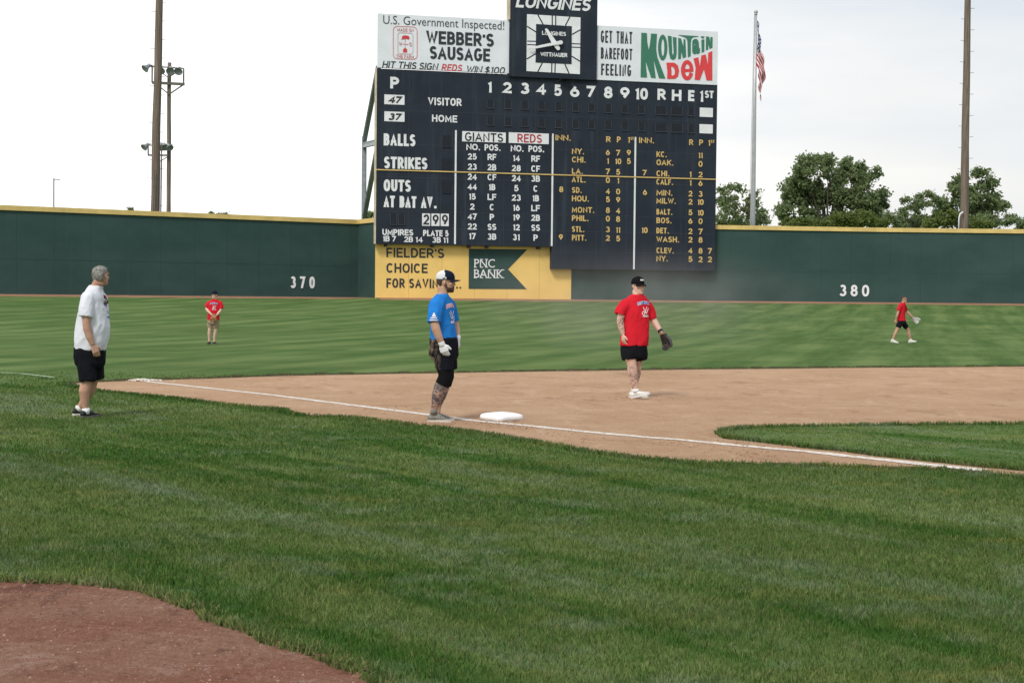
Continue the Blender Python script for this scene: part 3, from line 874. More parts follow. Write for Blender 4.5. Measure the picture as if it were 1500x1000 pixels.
sb = empty('scoreboard', BOARD.P(12, 0), 'tall navy scoreboard with innings, lineups and out of town scores', 'scoreboard')
uL, _ = BOARD.uv(551.5, 200); uR, _ = BOARD.uv(1049, 260); uS, _ = BOARD.uv(808, 380)
_, vTopL = BOARD.uv(553, 100); _, vTopR = BOARD.uv(1050, 123)
_, vB1 = BOARD.uv(551, 357); _, vB2 = BOARD.uv(1047, 397)
vTop = (vTopL + vTopR) / 2
mb = MB()
mb.prism([BOARD.P(u, v, -.55) for u, v in ((uL, vB1), (uS, vB1), (uS, vB2), (uR, vB2), (uR, vTop), (uL, vTop))], BOARD.n * .55)
panel = mb.build('board_panel', M_board, sb)
mb = MB()
BOARD.rect_uv(mb, uL - .10, vB1, uL, vTop, -.5, .52)
mb.build('edge_trim', M_edge, sb)
mb = MB(); _, vl0 = BOARD.uv(552, 248.2); _, vl1 = BOARD.uv(1047, 263.3)
BOARD.rect_uv(mb, uL, (vl0 + vl1) / 2 - .04, uR, (vl0 + vl1) / 2 + .04, .034, .03)
mb.build('gold_rail', M_gold, sb)
for x, y0, y1 in ((667.8, 191, 357.5), (809.8, 196, 360.5), (930.8, 201, 394.5)):
    mb = MB(); uc, va = BOARD.uv(x, y0); _, vb = BOARD.uv(x, y1)
    BOARD.rect_uv(mb, uc - .065, vb, uc + .065, va, .002, .026)
    mb.build('divider', M_let, sb)
# panel joints of the board's plywood facing
mb = MB()
for k in range(1, 11):
    u = uL + (uR - uL) * k / 11
    BOARD.rect_uv(mb, u - .012, (vB1 if u < uS else vB2) + .05, u + .012, vTop - .05, .001, .004)
for v in (vB1 + 1.2, vB1 + 2.42, vB1 + 4.9, vB1 + 7.3, vB1 + 9.75):
    BOARD.rect_uv(mb, uL + .05, v - .012, uR - .05, v + .012, .001, .003)
BOARD.rect_uv(mb, uS + .05, vB1 - .35, uR - .05, vB1 - .326, .001, .003)
mb.build('facing_joint', mat('joint', (.036, .044, .058), .7, .3), sb)

def slot(x0, y0, x1, y1, ledge=True):
    """an open number slot: dark recess face with a thin frame and a paler ledge below"""
    u0, va = BOARD.uv(x0, y0); u1, vb = BOARD.uv(x1, y1)
    m = MB(); BOARD.rect_uv(m, u0, vb, u1, va, .0015, .004)
    o = m.build('score_slot', M_slot, sb)
    m = MB()
    BOARD.rect_uv(m, u0 - .07, vb - .06, u1 + .07, vb - .005, .001, .06)
    BOARD.rect_uv(m, u0 - .05, vb, u0 - .01, va, .001, .02); BOARD.rect_uv(m, u1 + .01, vb, u1 + .05, va, .001, .02)
    f = m.build('slot_frame', M_ledge if ledge else M_board, o); f.location = (0, 0, 0)
    return o
cols = [(714, 722.5), (740, 748.2), (764.5, 773), (789, 797.5), (814.2, 822), (839.3, 847), (862.6, 870.4), (887, 894.8), (911.5, 919.3), (936, 943.6), (961, 975.8), (983.7, 999), (1008.8, 1016.2)]
for x0, x1 in cols:
    xm = (x0 + x1) / 2; y = 146.0 + (xm - 718) * .0385
    slot(x0, y, x1, y + 12.3); slot(x0, y + 25, x1, y + 37.3)
for y in (198, 231.5, 264.8): slot(649.5, y, 659.5, y + 17.4, False)
slot(572.5, 312, 580, 328.5); slot(584.5, 312.2, 592, 328.7)

def white_plate(x0, y0, x1, y1, txt=None, **k):
    m = MB(); BOARD.rect(m, x0, y0, x1, y1, .002, .03)
    o = m.build('number_plate', M_let, sb)
    if txt:
        m = MB(); BOARD.text(m, txt[0], *txt[1:], out=.034, **k)
        m.build('plate_lettering', PM, o)
    return o
PM = M_black
white_plate(563, 138.6, 592.4, 154, ('47', 568.4, 589, 146.3, 10.2), bold=.05, shear=.25)
white_plate(563, 163.3, 592.4, 178.8, ('37', 568.4, 588.5, 171.4, 10.2), bold=.05, shear=.25)
white_plate(618.3, 312.6, 630, 331, ('2', 620, 628.6, 321.6, 15), bold=.02)
white_plate(632, 312.8, 643.7, 331.2, ('9', 633.6, 642.4, 321.9, 15), bold=.02)
white_plate(645.6, 313, 657.2, 331.4, ('9', 647.2, 656, 322.1, 15), bold=.02)
white_plate(1025, 157.8, 1044, 172); white_plate(1024.6, 182, 1043.8, 196)
white_plate(677, 192.3, 740.7, 209.4, ('GIANTS', 681, 736.8, 201.2, 12.6), bold=.015)
PM = M_crim
white_plate(745.2, 194, 803.7, 211.5, ('REDS', 757.8, 793.5, 202.9, 12.4), bold=.015)

def letters(items, m=M_let, name='lettering', **k):
    for it in items:
        kk = dict(k); kk.update(it[5] if len(it) > 5 else {})
        b2 = MB(); BOARD.text(b2, *it[:5], **kk); o = b2.build(name, m, sb)
    return o
letters([('P', 571.6, 584.6, 121.5, 17)], bold=.055)
letters([('VISITOR', 627, 676, 149.3, 11.2)], bold=.035, spacing=1.15)
letters([('HOME', 632.7, 669.8, 174, 10.3)], bold=.035, spacing=1.25)
for it in (('1', 713.9, 720.5, 127.8, 16.4), ('2', 736.2, 749.5, 128.8, 16.4), ('3', 762.3, 775.3, 129.8, 16.6), ('4', 785.9, 799.6, 130.7, 16.4), ('5', 811.2, 823, 132.5, 17),
           ('6', 835, 848.6, 134, 17), ('7', 859, 871.5, 134.4, 16.6), ('8', 884.6, 897.2, 135.8, 17.2), ('9', 908.4, 922, 136.7, 17.2), ('10', 929.6, 949, 137.7, 17)):
    letters([it], name='inning_numeral', bold=.05)
letters([('R', 963, 975, 138.6, 16.2)], bold=.05, name='column_heading')
letters([('H', 984, 998, 139.9, 16.2)], bold=.05, name='column_heading')
letters([('E', 1008, 1017, 140.4, 16.2)], bold=.05, name='column_heading')
letters([('1', 1024.7, 1030.3, 141, 17), ('ST', 1032.3, 1045.2, 138.6, 10.8)], bold=.045, name='column_heading')
letters([('BALLS', 562, 608.4, 205.2, 17.6)], bold=.04)
letters([('STRIKES', 562.5, 626, 239, 17.4)], bold=.04)
letters([('OUTS', 562, 601.7, 272, 17.3)], bold=.04)
letters([('AT BAT AV.', 562, 639.5, 296, 17)], bold=.04)
letters([('UMPIRES', 560, 605.3, 340.4, 9)], bold=.04)
letters([('PLATE 5', 619.7, 657, 341.7, 9)], bold=.04)
letters([('1B 7', 560.3, 580, 349.7, 8.2), ('2B 14', 591.8, 619.2, 350.8, 8.2), ('3B 11', 633.2, 656.6, 351.6, 8.2)], bold=.035)
letters([('NO.', 683, 703, 215.5, 9.2), ('POS.', 709.7, 733, 216.4, 9.2)], bold=.04)
letters([('NO.', 748, 766.8, 217.6, 9.2), ('POS.', 774, 797, 218.4, 9.2)], bold=.04)
def cw(t, per): return per * sum(.55 if c in '1I.' else 1.0 for c in t)
def column(strs, xc, ys, h, per, name, **k):
    letters([(t, xc - cw(t, per) / 2, xc + cw(t, per) / 2, y, h) for t, y in zip(strs, ys)], name=name, bold=.04, **k)
gy = [229.5, 244.5, 259, 273.6, 288, 302.8, 317.3, 331.8, 346]
ry = [231.9, 246.6, 261.2, 275.8, 289.8, 304.3, 318.5, 333, 347.5]
column('25 23 24 44 15 2 47 22 17'.split(), 691.7, gy, 9.2, 6.6, 'lineup_number')
column('RF 2B CF 1B LF C P SS 3B'.split(), 720.5, [y + .7 for y in gy], 9.2, 6.4, 'lineup_position')
column('14 28 24 5 23 16 19 12 31'.split(), 756.2, ry, 9.2, 6.6, 'lineup_number')
column('RF CF 3B C 1B LF 2B SS P'.split(), 784.5, [y + .7 for y in ry], 9.2, 6.4, 'lineup_position')
Sg = 4.546
letters([('INN.', 813.6, 835.6, 202, 8.3), ('R', 887.8, 894.3, 204.2, 8.4), ('P', 903.6, 909, 204.6, 8.4), ('1', 919.4, 922.6, 205, 8.6), ('ST', 923.4, 928.2, 203.2, 4.4)], M_gold, 'column_heading', bold=.03)
letters([('INN.', 936, 957.8, 205.8, 8.3), ('R', 1009.4, 1015.2, 208.6, 8.4), ('P', 1024, 1029.8, 209, 8.4), ('1', 1037, 1040.2, 209.4, 8.6), ('ST', 1041, 1046.4, 207.6, 4.4)], M_gold, 'column_heading', bold=.03)
def names(lst, left, base):
    letters([(t, left, left + w / Sg, base + y / Sg, 8.3) for t, w, y in lst], M_gold, 'team_name', bold=.03)
names([('NY.', 80, 190), ('CHI.', 90, 246), ('LA.', 72, 322), ('ATL.', 90, 378), ('SD.', 65, 448), ('HOU.', 112, 505), ('MONT.', 148, 580), ('PHIL.', 110, 635), ('STL.', 82, 708), ('PITT.', 95, 765)], 837.7, 180)
names([('KC.', 68, 210), ('OAK.', 112, 265), ('CHI.', 85, 338), ('CALF.', 110, 394), ('MIN.', 105, 466), ('MILW.', 128, 520), ('BALT.', 105, 593), ('BOS.', 100, 650), ('DET.', 82, 718), ('WASH.', 150, 776), ('CLEV.', 115, 850), ('NY.', 75, 903)], 961.5, 180)
def gdig(pairs, xc, name='score_number'):
    letters([(t, xc - cw(t, 5.9) / 2, xc + cw(t, 5.9) / 2, 180 + y / Sg, 8.4) for t, y in pairs], M_gold, name, bold=.035)
ly = [197, 254, 325, 382, 455, 510, 582, 638, 710, 767]
gdig(list(zip('6 1 7 0 4 5 8 0 3 2'.split(), ly)), 890.3)
gdig(list(zip('7 10 5 1 0 9 4 8 11 5'.split(), [y + 3 for y in ly])), 905.3)
gdig([('9', 200), ('5', 256)], 921)
rr = [215, 272, 343, 400, 472, 526, 597, 653, 722, 778, 850, 907]
gdig(list(zip('1 1 2 2 5 6 2 2 4 5'.split(), rr[2:])), 1011.2)
gdig(list(zip('11 0 2 6 3 10 10 0 7 8 8 2'.split(), [y + 2 for y in rr])), 1026)
gdig([('7', 853), ('2', 909)], 1039.7)
gdig([('8', 443)], 822, 'inning_number'); gdig([('9', 761)], 821.4, 'inning_number'); gdig([('7', 333)], 944, 'inning_number'); gdig([('6', 462)], 944.6, 'inning_number'); gdig([('10', 715)], 944, 'inning_number')

# little loudspeaker bracket under the clock, and hangers under the board
mb = MB(); c = BOARD.P(BOARD.uv(827, 116)[0], BOARD.uv(827, 116)[1], .3)
mb.box(c, BOARD.t * .32, BOARD.n * .22, Vector((0, 0, .06)))
mb.bar(c - Vector((0, 0, .05)) - BOARD.t * .3, BOARD.P(BOARD.uv(812, 122)[0], BOARD.uv(812, 122)[1], .05), .05)
mb.build('lamp_bracket', M_slot, sb)
for x in (566, 634, 688, 714, 790):
    u, _ = BOARD.uv(x, 358); mb = MB()
    mb.box(BOARD.P(u, vB1 - .09, -.3), BOARD.t * .10, BOARD.n * .25, Vector((0, 0, .088)))
    mb.build('hanger', M_slot, sb)

# ---- steel frame behind the left end of the board
M_steel = mat('grey_steel', (.30, .34, .37), .5, .15, 3)
bk = -BOARD.n
br = empty('support_frame', BOARD.P(uL, RISE) + bk * 9.0, 'grey steel truss bracing the back of the scoreboard', 'support frame')
DB = 9.6
pB = BOARD.P(uL + .1, 0) + bk * DB; pF = BOARD.P(uL + .1, 0) + bk * .75
def zat(p, py):                      # height of the picture row py at the depth of p
    return at_depth(540, py, p.y).z
def Z(p, z): return Vector((p.x, p.y, z))
for nm, a, b2, w in (('post', Z(pB, RISE - .3), Z(pB, zat(pB, 200)), .34), ('upper_brace', Z(pB, zat(pB, 207)), Z(pF, zat(pF, 99)), .26),
                     ('tie_beam', Z(pB, zat(pB, 213)), Z(pF, zat(pF, 208)), .30), ('lower_brace', Z(pB, zat(pB, 322)), Z(pF, zat(pF, 214)), .26)):
    m = MB(); t = (b2 - a).normalized(); sd = BOARD.t
    m.bar(a, b2, .05, w * 1.25, up=t.cross(sd))
    m.bar(a + sd * .15, b2 + sd * .15, .26, .05, up=t.cross(sd)); 
    o1 = t.cross(sd).normalized() * w * .58
    m.bar(a + o1 + sd * .06, b2 + o1 + sd * .06, .28, .05, up=t.cross(sd)); m.bar(a - o1 + sd * .06, b2 - o1 + sd * .06, .28, .05, up=t.cross(sd))
    m.build(nm, M_steel, br)

# ---- sausage sign
def sign_box(face, name, label, x0, y0, x1, y1, out, m, thick=.25, cat='sign'):
    u0, va = face.uv(x0, y0); u1, vb = face.uv(x1, y1)
    root = empty(name, face.P((u0 + u1) / 2, vb, 0), label, cat)
    b2 = MB(); face.rect_uv(b2, u0, vb, u1, va, out - thick, thick)
    b2.build('sign_panel', m, root)
    return root
SF = Face(BA, BB, .06)
sg = sign_box(SF, 'advertising_sign', "white sausage sign above the left half of the scoreboard", 553.5, 19.8, 745.5, 107.5, 0, M_signw)
# the panel's top and bottom edges run level in the place: take the middle heights
def sl(items, root, m, face=SF, name='lettering', **k):
    b2 = MB()
    for it in items: face.text(b2, *it, **k)
    return b2.build(name, m, root)
M_ink = mat('sign_ink', (.030, .033, .042), .5, .1)
M_inkl = mat('sign_ink_grey', (.062, .068, .08), .5, .1)
sl([('U.S. Government Inspected!', 561.2, 738.6, 33.4, 12.2)], sg, M_inkl, bold=-.004)
sl([("WEBBER'S", 624.2, 723.3, 57.0, 19.2)], sg, M_ink, bold=.035)
sl([('SAUSAGE', 629.3, 717.8, 79.2, 19)], sg, M_ink, bold=.035)
sl([('HIT THIS SIGN', 559.5, 642.6, 96.2, 10)], sg, M_ink, bold=.008, shear=.22)
sl([('REDS', 646.4, 677.9, 99.4, 9.8)], sg, M_redl, bold=.008, shear=.22)
sl([('WIN $100', 682.4, 740.4, 102.4, 9.8)], sg, M_ink, bold=.008, shear=.22)
M_pink = mat('emblem_pink', (.60, .26, .28), .5, .08)
def rrect(x0, y0, x1, y1, r, slope, n=5):
    P = []
    for cx, cy, a0 in ((x1 - r, y0 + r, -90), (x1 - r, y1 - r, 0), (x0 + r, y1 - r, 90), (x0 + r, y0 + r, 180)):
        for i in range(n + 1):
            a = radians(a0 + 90 * i / n); P.append((cx + r * cos(a), cy + r * sin(a)))
    return [(x, y + (x - (x0 + x1) / 2) * slope) for x, y in P]
def outline(mb, face, P, w, out=.012, thick=.01):
    q = [face.uv(*p) for p in P]; k = len(q)
    for i in range(k):
        a, b2 = face.P(*q[i], out + thick / 2), face.P(*q[(i + 1) % k], out + thick / 2)
        mb.bar(a, b2, thick, w, up=(b2 - a).cross(face.n))
em = MB()
outline(em, SF, rrect(576, 39.3, 611, 86.8, 6, .035), .055); outline(em, SF, rrect(582.8, 48.6, 604.8, 79.2, 3, .035), .03)
SF.text(em, 'MADE ON', 582, 606, 44.3, 4.6, bold=.005); SF.text(em, 'THE FARM', 580.5, 606, 83, 4.8, bold=.005)
SF.text(em, 'W', 584.4, 588.8, 64.6, 5.6, bold=.005); SF.text(em, 'S', 599.2, 603, 65.3, 5.6, bold=.005)
u, va = SF.uv(593.4, 58); _, vb = SF.uv(593.4, 72); SF.rect_uv(em, u - .02, vb, u + .02, va, .012, .01)
u0, v0 = SF.uv(589.5, 65); u1, _ = SF.uv(598, 65); SF.rect_uv(em, u0, v0 - .02, u1, v0 + .02, .0125, .01)
em.build('emblem_outline', M_pink, sg)
em = MB()     # weather vane pig over a little house
SF.poly(em, [(588.6, 55.2), (589.6, 53.2), (592, 52.2), (596, 52.4), (599, 53.6), (599.8, 55.6), (599.4, 57.8), (598.4, 57.6), (598, 58.4), (597, 57.6), (592.6, 57.2), (592, 58.6), (591, 57.4), (588.2, 58.6), (587.4, 58.2), (589, 56.8)], .012, .012)
SF.poly(em, [(589.8, 73.4), (593.4, 70), (597, 73.7), (596.2, 73.7), (596.2, 77.2), (590.4, 77), (590.4, 73.4)], .012, .012)
em.build('emblem_vane', M_redl, sg)

# ---- clock tower panel
CF = Face(BA, BB, .22)
ck = sign_box(CF, 'scoreboard_clock', 'square white clock on a navy panel above the scoreboard', 747.3, -26, 874, 117.5, 0, M_board, .7, 'clock')
em = MB(); u0, va = CF.uv(746.6, -26); _, vb = CF.uv(746.6, 29); CF.rect_uv(em, u0 - .08, vb, u0 + .06, va, -.6, .62); em.build('edge_trim', M_edge, ck)
def cp(x, y): return (740 + x / 8.0, y / 8.0)
sl([('LONGINES', 755, 867.5, 4.9, 18.6)], ck, M_let, CF, bold=.035, shear=.22)
em = MB(); CF.poly(em, [cp(255, 170), cp(882, 209), cp(874, 872), cp(249, 836)], .004, .03); em.build('clock_face', M_let, ck)
em = MB(); CF.poly(em, [cp(361, 285), cp(779, 311), cp(776, 755), cp(354, 736)], .036, .02)
def tick(a, b2, w=11):
    (x0, y0), (x1, y1) = a, b2; L = sqrt((x1 - x0) ** 2 + (y1 - y0) ** 2); nx, ny = -(y1 - y0) / L * w / 2, (x1 - x0) / L * w / 2
    CF.poly(em, [cp(x0 + nx, y0 + ny), cp(x1 + nx, y1 + ny), cp(x1 - nx, y1 - ny), cp(x0 - nx, y0 - ny)], .036, .008)
for a, b2, w in (((550, 188), (550, 298), 13), ((591, 190), (591, 298), 13), ((545, 745), (543, 855), 13), ((585, 747), (582, 857), 13),
                 ((256, 485), (358, 488), 12), ((256, 526), (358, 530), 12), ((776, 515), (878, 519), 12), ((776, 556), (878, 560), 12),
                 ((382, 178), (442, 288), 14), ((757, 200), (705, 303), 14), ((255, 312), (362, 380), 14), ((880, 352), (782, 408), 14),
                 ((252, 695), (358, 632), 14), ((876, 722), (778, 662), 14), ((380, 845), (434, 740), 14), ((746, 862), (698, 754), 14)):
    tick(a, b2, w)
em.build('dial_marks', M_board, ck)
sl([('LONGINES', *[740 + q / 8 for q in (430, 710)], 49.6, 5.8)], ck, M_let, CF, bold=.04, out=.058)
sl([('WITTNAUER', *[740 + q / 8 for q in (410, 725)], 80.6, 6.0)], ck, M_let, CF, bold=.04, out=.058)
def hand(pts, out, name):
    b2 = MB(); CF.poly(b2, [cp(*p) for p in pts], out, .05); b2.build(name, M_let, ck)
hand([(457, 350), (475, 340), (492, 352), (596, 500), (636, 572), (628, 592), (606, 597), (592, 582), (540, 516)], .16, 'hour_hand')
hand([(268, 574), (268, 568), (545, 508), (645, 482), (664, 494), (664, 518), (646, 530), (590, 534), (360, 576), (290, 582)], .24, 'minute_hand')

# ---- soft drink sign
dw = sign_box(SF, 'advertising_sign', 'white soft drink sign in green and red lettering right of the clock', 874.2, 37.5, 1050.8, 124.8, 0, M_signw)
def c2(x, y): return (800 + x / 5.554, y / 5.554)
sl([('GET THAT', 880.1, 926, 54.8, 17.6)], dw, M_ink, bold=.004)
sl([('BAREFOOT', 880.1, 926, 79, 16.4)], dw, M_ink, bold=.004)
sl([('FEELING', 880.5, 924.3, 102.8, 16.6)], dw, M_ink, bold=.004)
M_green = mat('logo_green', (.045, .175, .115), .5, .06); M_lred = mat('logo_red', (.66, .055, .06), .5, .06)
def c9(x, y): return (930 + x / 11.768, 40 + y / 11.768)
def shape(mb, pts, out=.012): SF.poly(mb, [c9(*p) for p in pts], out, .02)
def ring_shape(mb, outer, inner, closed=True, out=.012):
    n_ = len(outer)
    for i in range(n_ if closed else n_ - 1):
        j = (i + 1) % n_; shape(mb, [outer[i], outer[j], inner[j], inner[i]], out + .0003 * (i % 2))
def ell(cx, cy, rx, ry, a0=0, a1=360, n=28): return [(cx + rx * cos(radians(a0 + (a1 - a0) * i / n)), cy + ry * sin(radians(a0 + (a1 - a0) * i / n))) for i in range(n + (a1 - a0 < 360))]
em = MB()
shape(em, [(110, 98), (205, 105), (212, 260), (238, 400), (262, 270), (278, 112), (378, 118), (366, 380), (385, 520), (525, 888), (415, 882), (318, 555), (358, 878), (278, 872), (182, 580), (208, 868), (98, 862)])
ring_shape(em, ell(478, 352, 80, 222), ell(480, 352, 27, 148))
shape(em, [(565, 150), (632, 160), (640, 440), (655, 492), (668, 440), (650, 172), (715, 180), (718, 450), (704, 535), (660, 566), (612, 545), (590, 460)])
shape(em, [(745, 185), (795, 200), (835, 340), (838, 205), (868, 215), (882, 515), (825, 535), (800, 410), (790, 545), (745, 552)])
shape(em, [(742, 136), (1092, 157), (1088, 168), (1010, 172), (975, 200), (962, 260), (960, 498), (912, 520), (905, 250), (890, 198), (850, 172)])
SF.glyph_quad(em, 'a', [c9(*p) for p in ((985, 205), (1118, 200), (1120, 462), (985, 474))], bold=.05)
shape(em, [(1145, 222), (1195, 210), (1195, 420), (1150, 440)]); shape(em, [(1132, 160), (1200, 162), (1182, 194), (1150, 192)])
shape(em, [(1225, 162), (1280, 170), (1303, 270), (1300, 172), (1338, 175), (1335, 355), (1285, 375), (1262, 290), (1262, 385), (1222, 400)])
em.build('logo_upper_word', M_green, dw)
em = MB()
ring_shape(em, [(540, 612), (680, 615), (738, 660), (760, 750), (742, 850), (690, 890), (555, 892), (560, 760)], [(622, 680), (658, 684), (684, 730), (690, 775), (680, 822), (644, 838), (628, 830), (630, 760)])
ring_shape(em, ell(900, 742, 108, 175, 20, 362), ell(902, 742, 40, 105, 20, 362), False)
shape(em, [(860, 722), (1006, 722), (1006, 772), (860, 772)], .0128)
shape(em, [(1010, 540), (1092, 520), (1118, 680), (1145, 490), (1218, 470), (1258, 650), (1262, 445), (1332, 412), (1332, 922), (1235, 918), (1188, 725), (1115, 915), (1030, 905), (1045, 700)])
em.build('logo_lower_word', M_lred, dw)

# ---- yellow bank sign low on the wall
YF = Face(WALL_C[0], WALL_C[1], .10)
M_yel = mat('sign_yellow', (.76, .52, .165), .55, .07, .5)
u0, _ = YF.uv(549.6, 400); u1, _ = YF.uv(836.6, 420)
ys_ = empty('bank_sign', YF.P((u0 + u1) / 2, RISE), 'yellow bank sign on the wall under the scoreboard', 'sign')
em = MB(); YF.rect_uv(em, u0, RISE - .2, u1, RISE + 4.75, -.09, .09); em.build('sign_panel', M_yel, ys_)
em = MB()
for k in range(1, 6):
    u = u0 + (u1 - u0) * k / 6; YF.rect_uv(em, u - .012, RISE, u + .012, RISE + 4.2, .001, .003)
em.build('panel_joint', mat('yellow_joint', (.50, .33, .10), .6, .1), ys_)
def c5(x, y): return (510 + x / 4.412, 320 + y / 4.412)
sl([("FIELDER'S", 566, 650.5, 370.4, 13.8)], ys_, M_ink, YF, bold=.022)
sl([('CHOICE', 566, 626.3, 392.6, 13.8)], ys_, M_ink, YF, bold=.022)
sl([('FOR SAVINGS...', 566, 675.5, 415, 13.6)], ys_, M_ink, YF, bold=.022)
em = MB(); YF.poly(em, [c5(*p) for p in ((780, 196), (1158, 200), (1033, 328), (1154, 457), (778, 455))], .006, .012); em.build('green_pennant', M_wall, ys_)
em = MB()
YF.text(em, 'PNC', 694.8, 724.8, 385.6, 12.2, out=.02, bold=.004, font='b'); YF.text(em, 'BANK', 694.4, 737.2, 400.9, 12.2, out=.02, bold=.004, font='b')
for x0, x1, ymid in ((693.6, 699.0, 385.6), (703.6, 708.4, 385.6), (710.2, 713.4, 385.6)) : pass
def serif(x, y, w=4.2):
    u, v = YF.uv(x, y); k = w / FOC * 106 / 2
    YF.rect_uv(em, u - k, v - .03, u + k, v + .03, .0205, .0155)
for x, tb in ((696.2, 'tb'), (705.6, 'tb'), (712.6, 'tb')):
    for s_ in tb: serif(x, 380.0 if s_ == 't' else 391.4)
for x, tb in ((696.0, 'tb'), (705.4, 'b'), (713.6, 'b'), (717.6, 'tb'), (725.0, 'tb'), (729.4, 'tb'), (736.4, 'tb')):
    for s_ in tb: serif(x, 395.3 if s_ == 't' else 406.8)
em.build('lettering', M_let, ys_)
# ================================================================== poles, lamps and flag beyond the wall
def wood_material():
    m, nt, b, oc = new_mat('pole_wood', .9, .1)
    g = _noise(nt, _map(nt, oc, (9, 9, .25)), 2.0, 5, .7)
    h = _noise(nt, _map(nt, oc, (1, 1, .4)), .7, 3, .6)
    c = _mx(nt, _ramp(nt, g, .35, .7), (.115, .088, .066), (.24, .20, .165))
    c = _mx(nt, _math(nt, 'MULTIPLY', _ramp(nt, h, .5, .75), .5), c, (.20, .175, .15))
    nt.links.new(c, b.inputs['Base Color']); _bump(nt, g, .5, .03, b); return m
M_wood = wood_material()
M_dsteel = mat('dark_steel', (.11, .10, .085), .5, .2, 4)
M_lamp = mat('lamp_metal', (.30, .32, .33), .6, .15, 5, metal=.4)
M_lens = mat('lamp_glass', (.42, .46, .48), .15, .1, 5, spec=.6)
def wood_pole(px_b, py_b, px_t, py_t, d, w_b, w_t, label, cat='pole', name='wooden_pole', rungs=0):
    a = at_depth(px_b, py_b, d); b2 = at_depth(px_t, py_t, d)
    dirn = (b2 - a).normalized(); a = a - dirn * (a.z - RISE + .3) / dirn.z
    root = empty(name, a, label, cat)
    m = MB(); N = 26; pts = []; rad = []
    for i in range(N + 1):
        f = i / N
        p = a.lerp(b2, f) + Vector((noise.noise(Vector((f * 5, px_b, 1))), noise.noise(Vector((f * 5, px_b, 2))), 0)) * .05
        pts.append(p); rad.append((w_b * (1 - f) + w_t * f) / 2 * (1 + .06 * noise.noise(Vector((f * 14, px_b, 3)))))
    m.tube(pts, rad, 14)
    m.build('pole', M_wood, root, smooth=True)
    if rungs:
        m = MB()
        for i in range(rungs):
            f = .06 + .92 * i / rungs; p = a.lerp(b2, f); s = -1 if i % 2 else 1; r = (w_b * (1 - f) + w_t * f) / 2
            m.bar(p + Vector((s * r * .7, -.1, 0)), p + Vector((s * (r + .30), -.1, .02)), .03)
        m.build('climbing_pegs', M_dsteel, root)
    return root, a, b2
# the stout pole runs out of the top of the picture
r1, a1, b1 = wood_pole(227, 308, 234.6, -60, 104.5, .70, .50, 'thick weathered wooden pole with climbing pegs rising out of view on the left', rungs=34)
m = MB(); q = at_depth(236, 260, 104.3)
m.tube([at_depth(235.5, 312, 104.2), at_depth(236.5, 240, 104.2), at_depth(237, 212, 104.2)], [.05, .05, .05], 8)
m.tube([at_depth(224.5, 312, 104), at_depth(226.3, 250, 104)], [.03, .03], 6)
m.build('conduit', M_dsteel, r1)
r2, a2, b2 = wood_pole(1412, 333, 1418.5, -60, 118, .78, .46, 'tall bare wooden pole standing before the trees on the right', rungs=30)
m = MB(); p = at_depth(1404.5, 330, 117.5); m.tube([p + Vector((0, 0, -.8)), p + Vector((0, 0, .6)), p + Vector((.1, 0, .95)), p + Vector((.35, 0, 1.1))], [.06] * 4, 8)
m.build('conduit', M_signw, r2, smooth=True)
# the slimmer floodlight pole
D3 = 112.0
r3, a3, b3 = wood_pole(246.6, 310, 248.4, 92, D3, .36, .30, 'slim wooden floodlight pole with lamps on two crossarms', 'light pole', 'floodlight_pole')
def q3(x, y, dy=0): 
    p = at_depth(x, y, D3); return p + Vector((0, dy, 0))
m = MB()
m.bar(q3(224, 122, -.3), q3(271.5, 124.5, -.3), .20); m.build('crossarm', M_dsteel, r3)
m = MB()
m.bar(q3(224.2, 122, -.3), q3(224.4, 99, -.3), .10); m.bar(q3(270.3, 124, -.3), q3(270.4, 101.5, -.3), .10); m.bar(q3(222, 98, -.3), q3(270.5, 101.5, -.3), .09)
m.build('lamp_rack', M_dsteel, r3)
m = MB()
m.bar(q3(270.5, 124.5, -.25), q3(248.5, 139, -.2), .09); m.bar(q3(235, 128, -.25), q3(248, 138.5, -.2), .09)
m.bar(q3(248.5, 114, -.25), q3(262, 106, -.3), .06); m.bar(q3(247, 114, -.25), q3(238, 108, -.3), .06)
m.build('brace', M_dsteel, r3)
m = MB(); m.bar(q3(218.5, 228, -.3), q3(248, 228.2, -.3), .12); m.build('crossarm', M_dsteel, r3)
m = MB(); m.bar(q3(218.6, 228, -.3), q3(218.3, 213.5, -.3), .09); m.bar(q3(218.3, 213.5, -.3), q3(250, 215, -.3), .07)
m.bar(q3(236, 237, -.3), q3(248, 229.5, -.3), .06); m.build('lamp_rack', M_dsteel, r3)
def flood(x, y, ax, s=1.0):
    s *= .68
    c = q3(x, y, -.55); ax = Vector(ax).normalized()
    m = MB(); m.lathe(c, ax, [(-.32 * s, .17 * s), (-.30 * s, .22 * s), (-.02 * s, .22 * s), (.0, .20 * s)], 14); h = m.build('floodlight', M_lamp, r3, smooth=False)
    m = MB(); m.lathe(c, ax, [(-.02, .19 * s), (.10 * s, .24 * s), (.30 * s, .36 * s), (.52 * s, .47 * s), (.54 * s, .49 * s), (.56 * s, .47 * s), (.50 * s, .43 * s)], 18); m.build('reflector', M_lamp, h, smooth=True)
    m = MB(); m.lathe(c, ax, [(.46 * s, .40 * s), (.49 * s, .2 * s)], 18); m.build('lens', M_lens, h)
    m = MB(); m.bar(c - ax * .15, c + Vector((.28, .25, .12)), .07); m.build('bracket', M_dsteel, h)
flood(219.5, 99, (-.55, -.5, -.62)); flood(238.5, 102, (.12, -.72, -.72)); flood(252.5, 103, (.1, -.8, -.6)); flood(265, 103.5, (0, -.82, -.58))
flood(217.5, 214, (-.5, -.55, -.6), .9); flood(238.5, 214, (.1, -.7, -.7), .9); flood(243, 214, (.35, -.65, -.6), .9); flood(249, 214.5, (.5, -.5, -.6), .9)
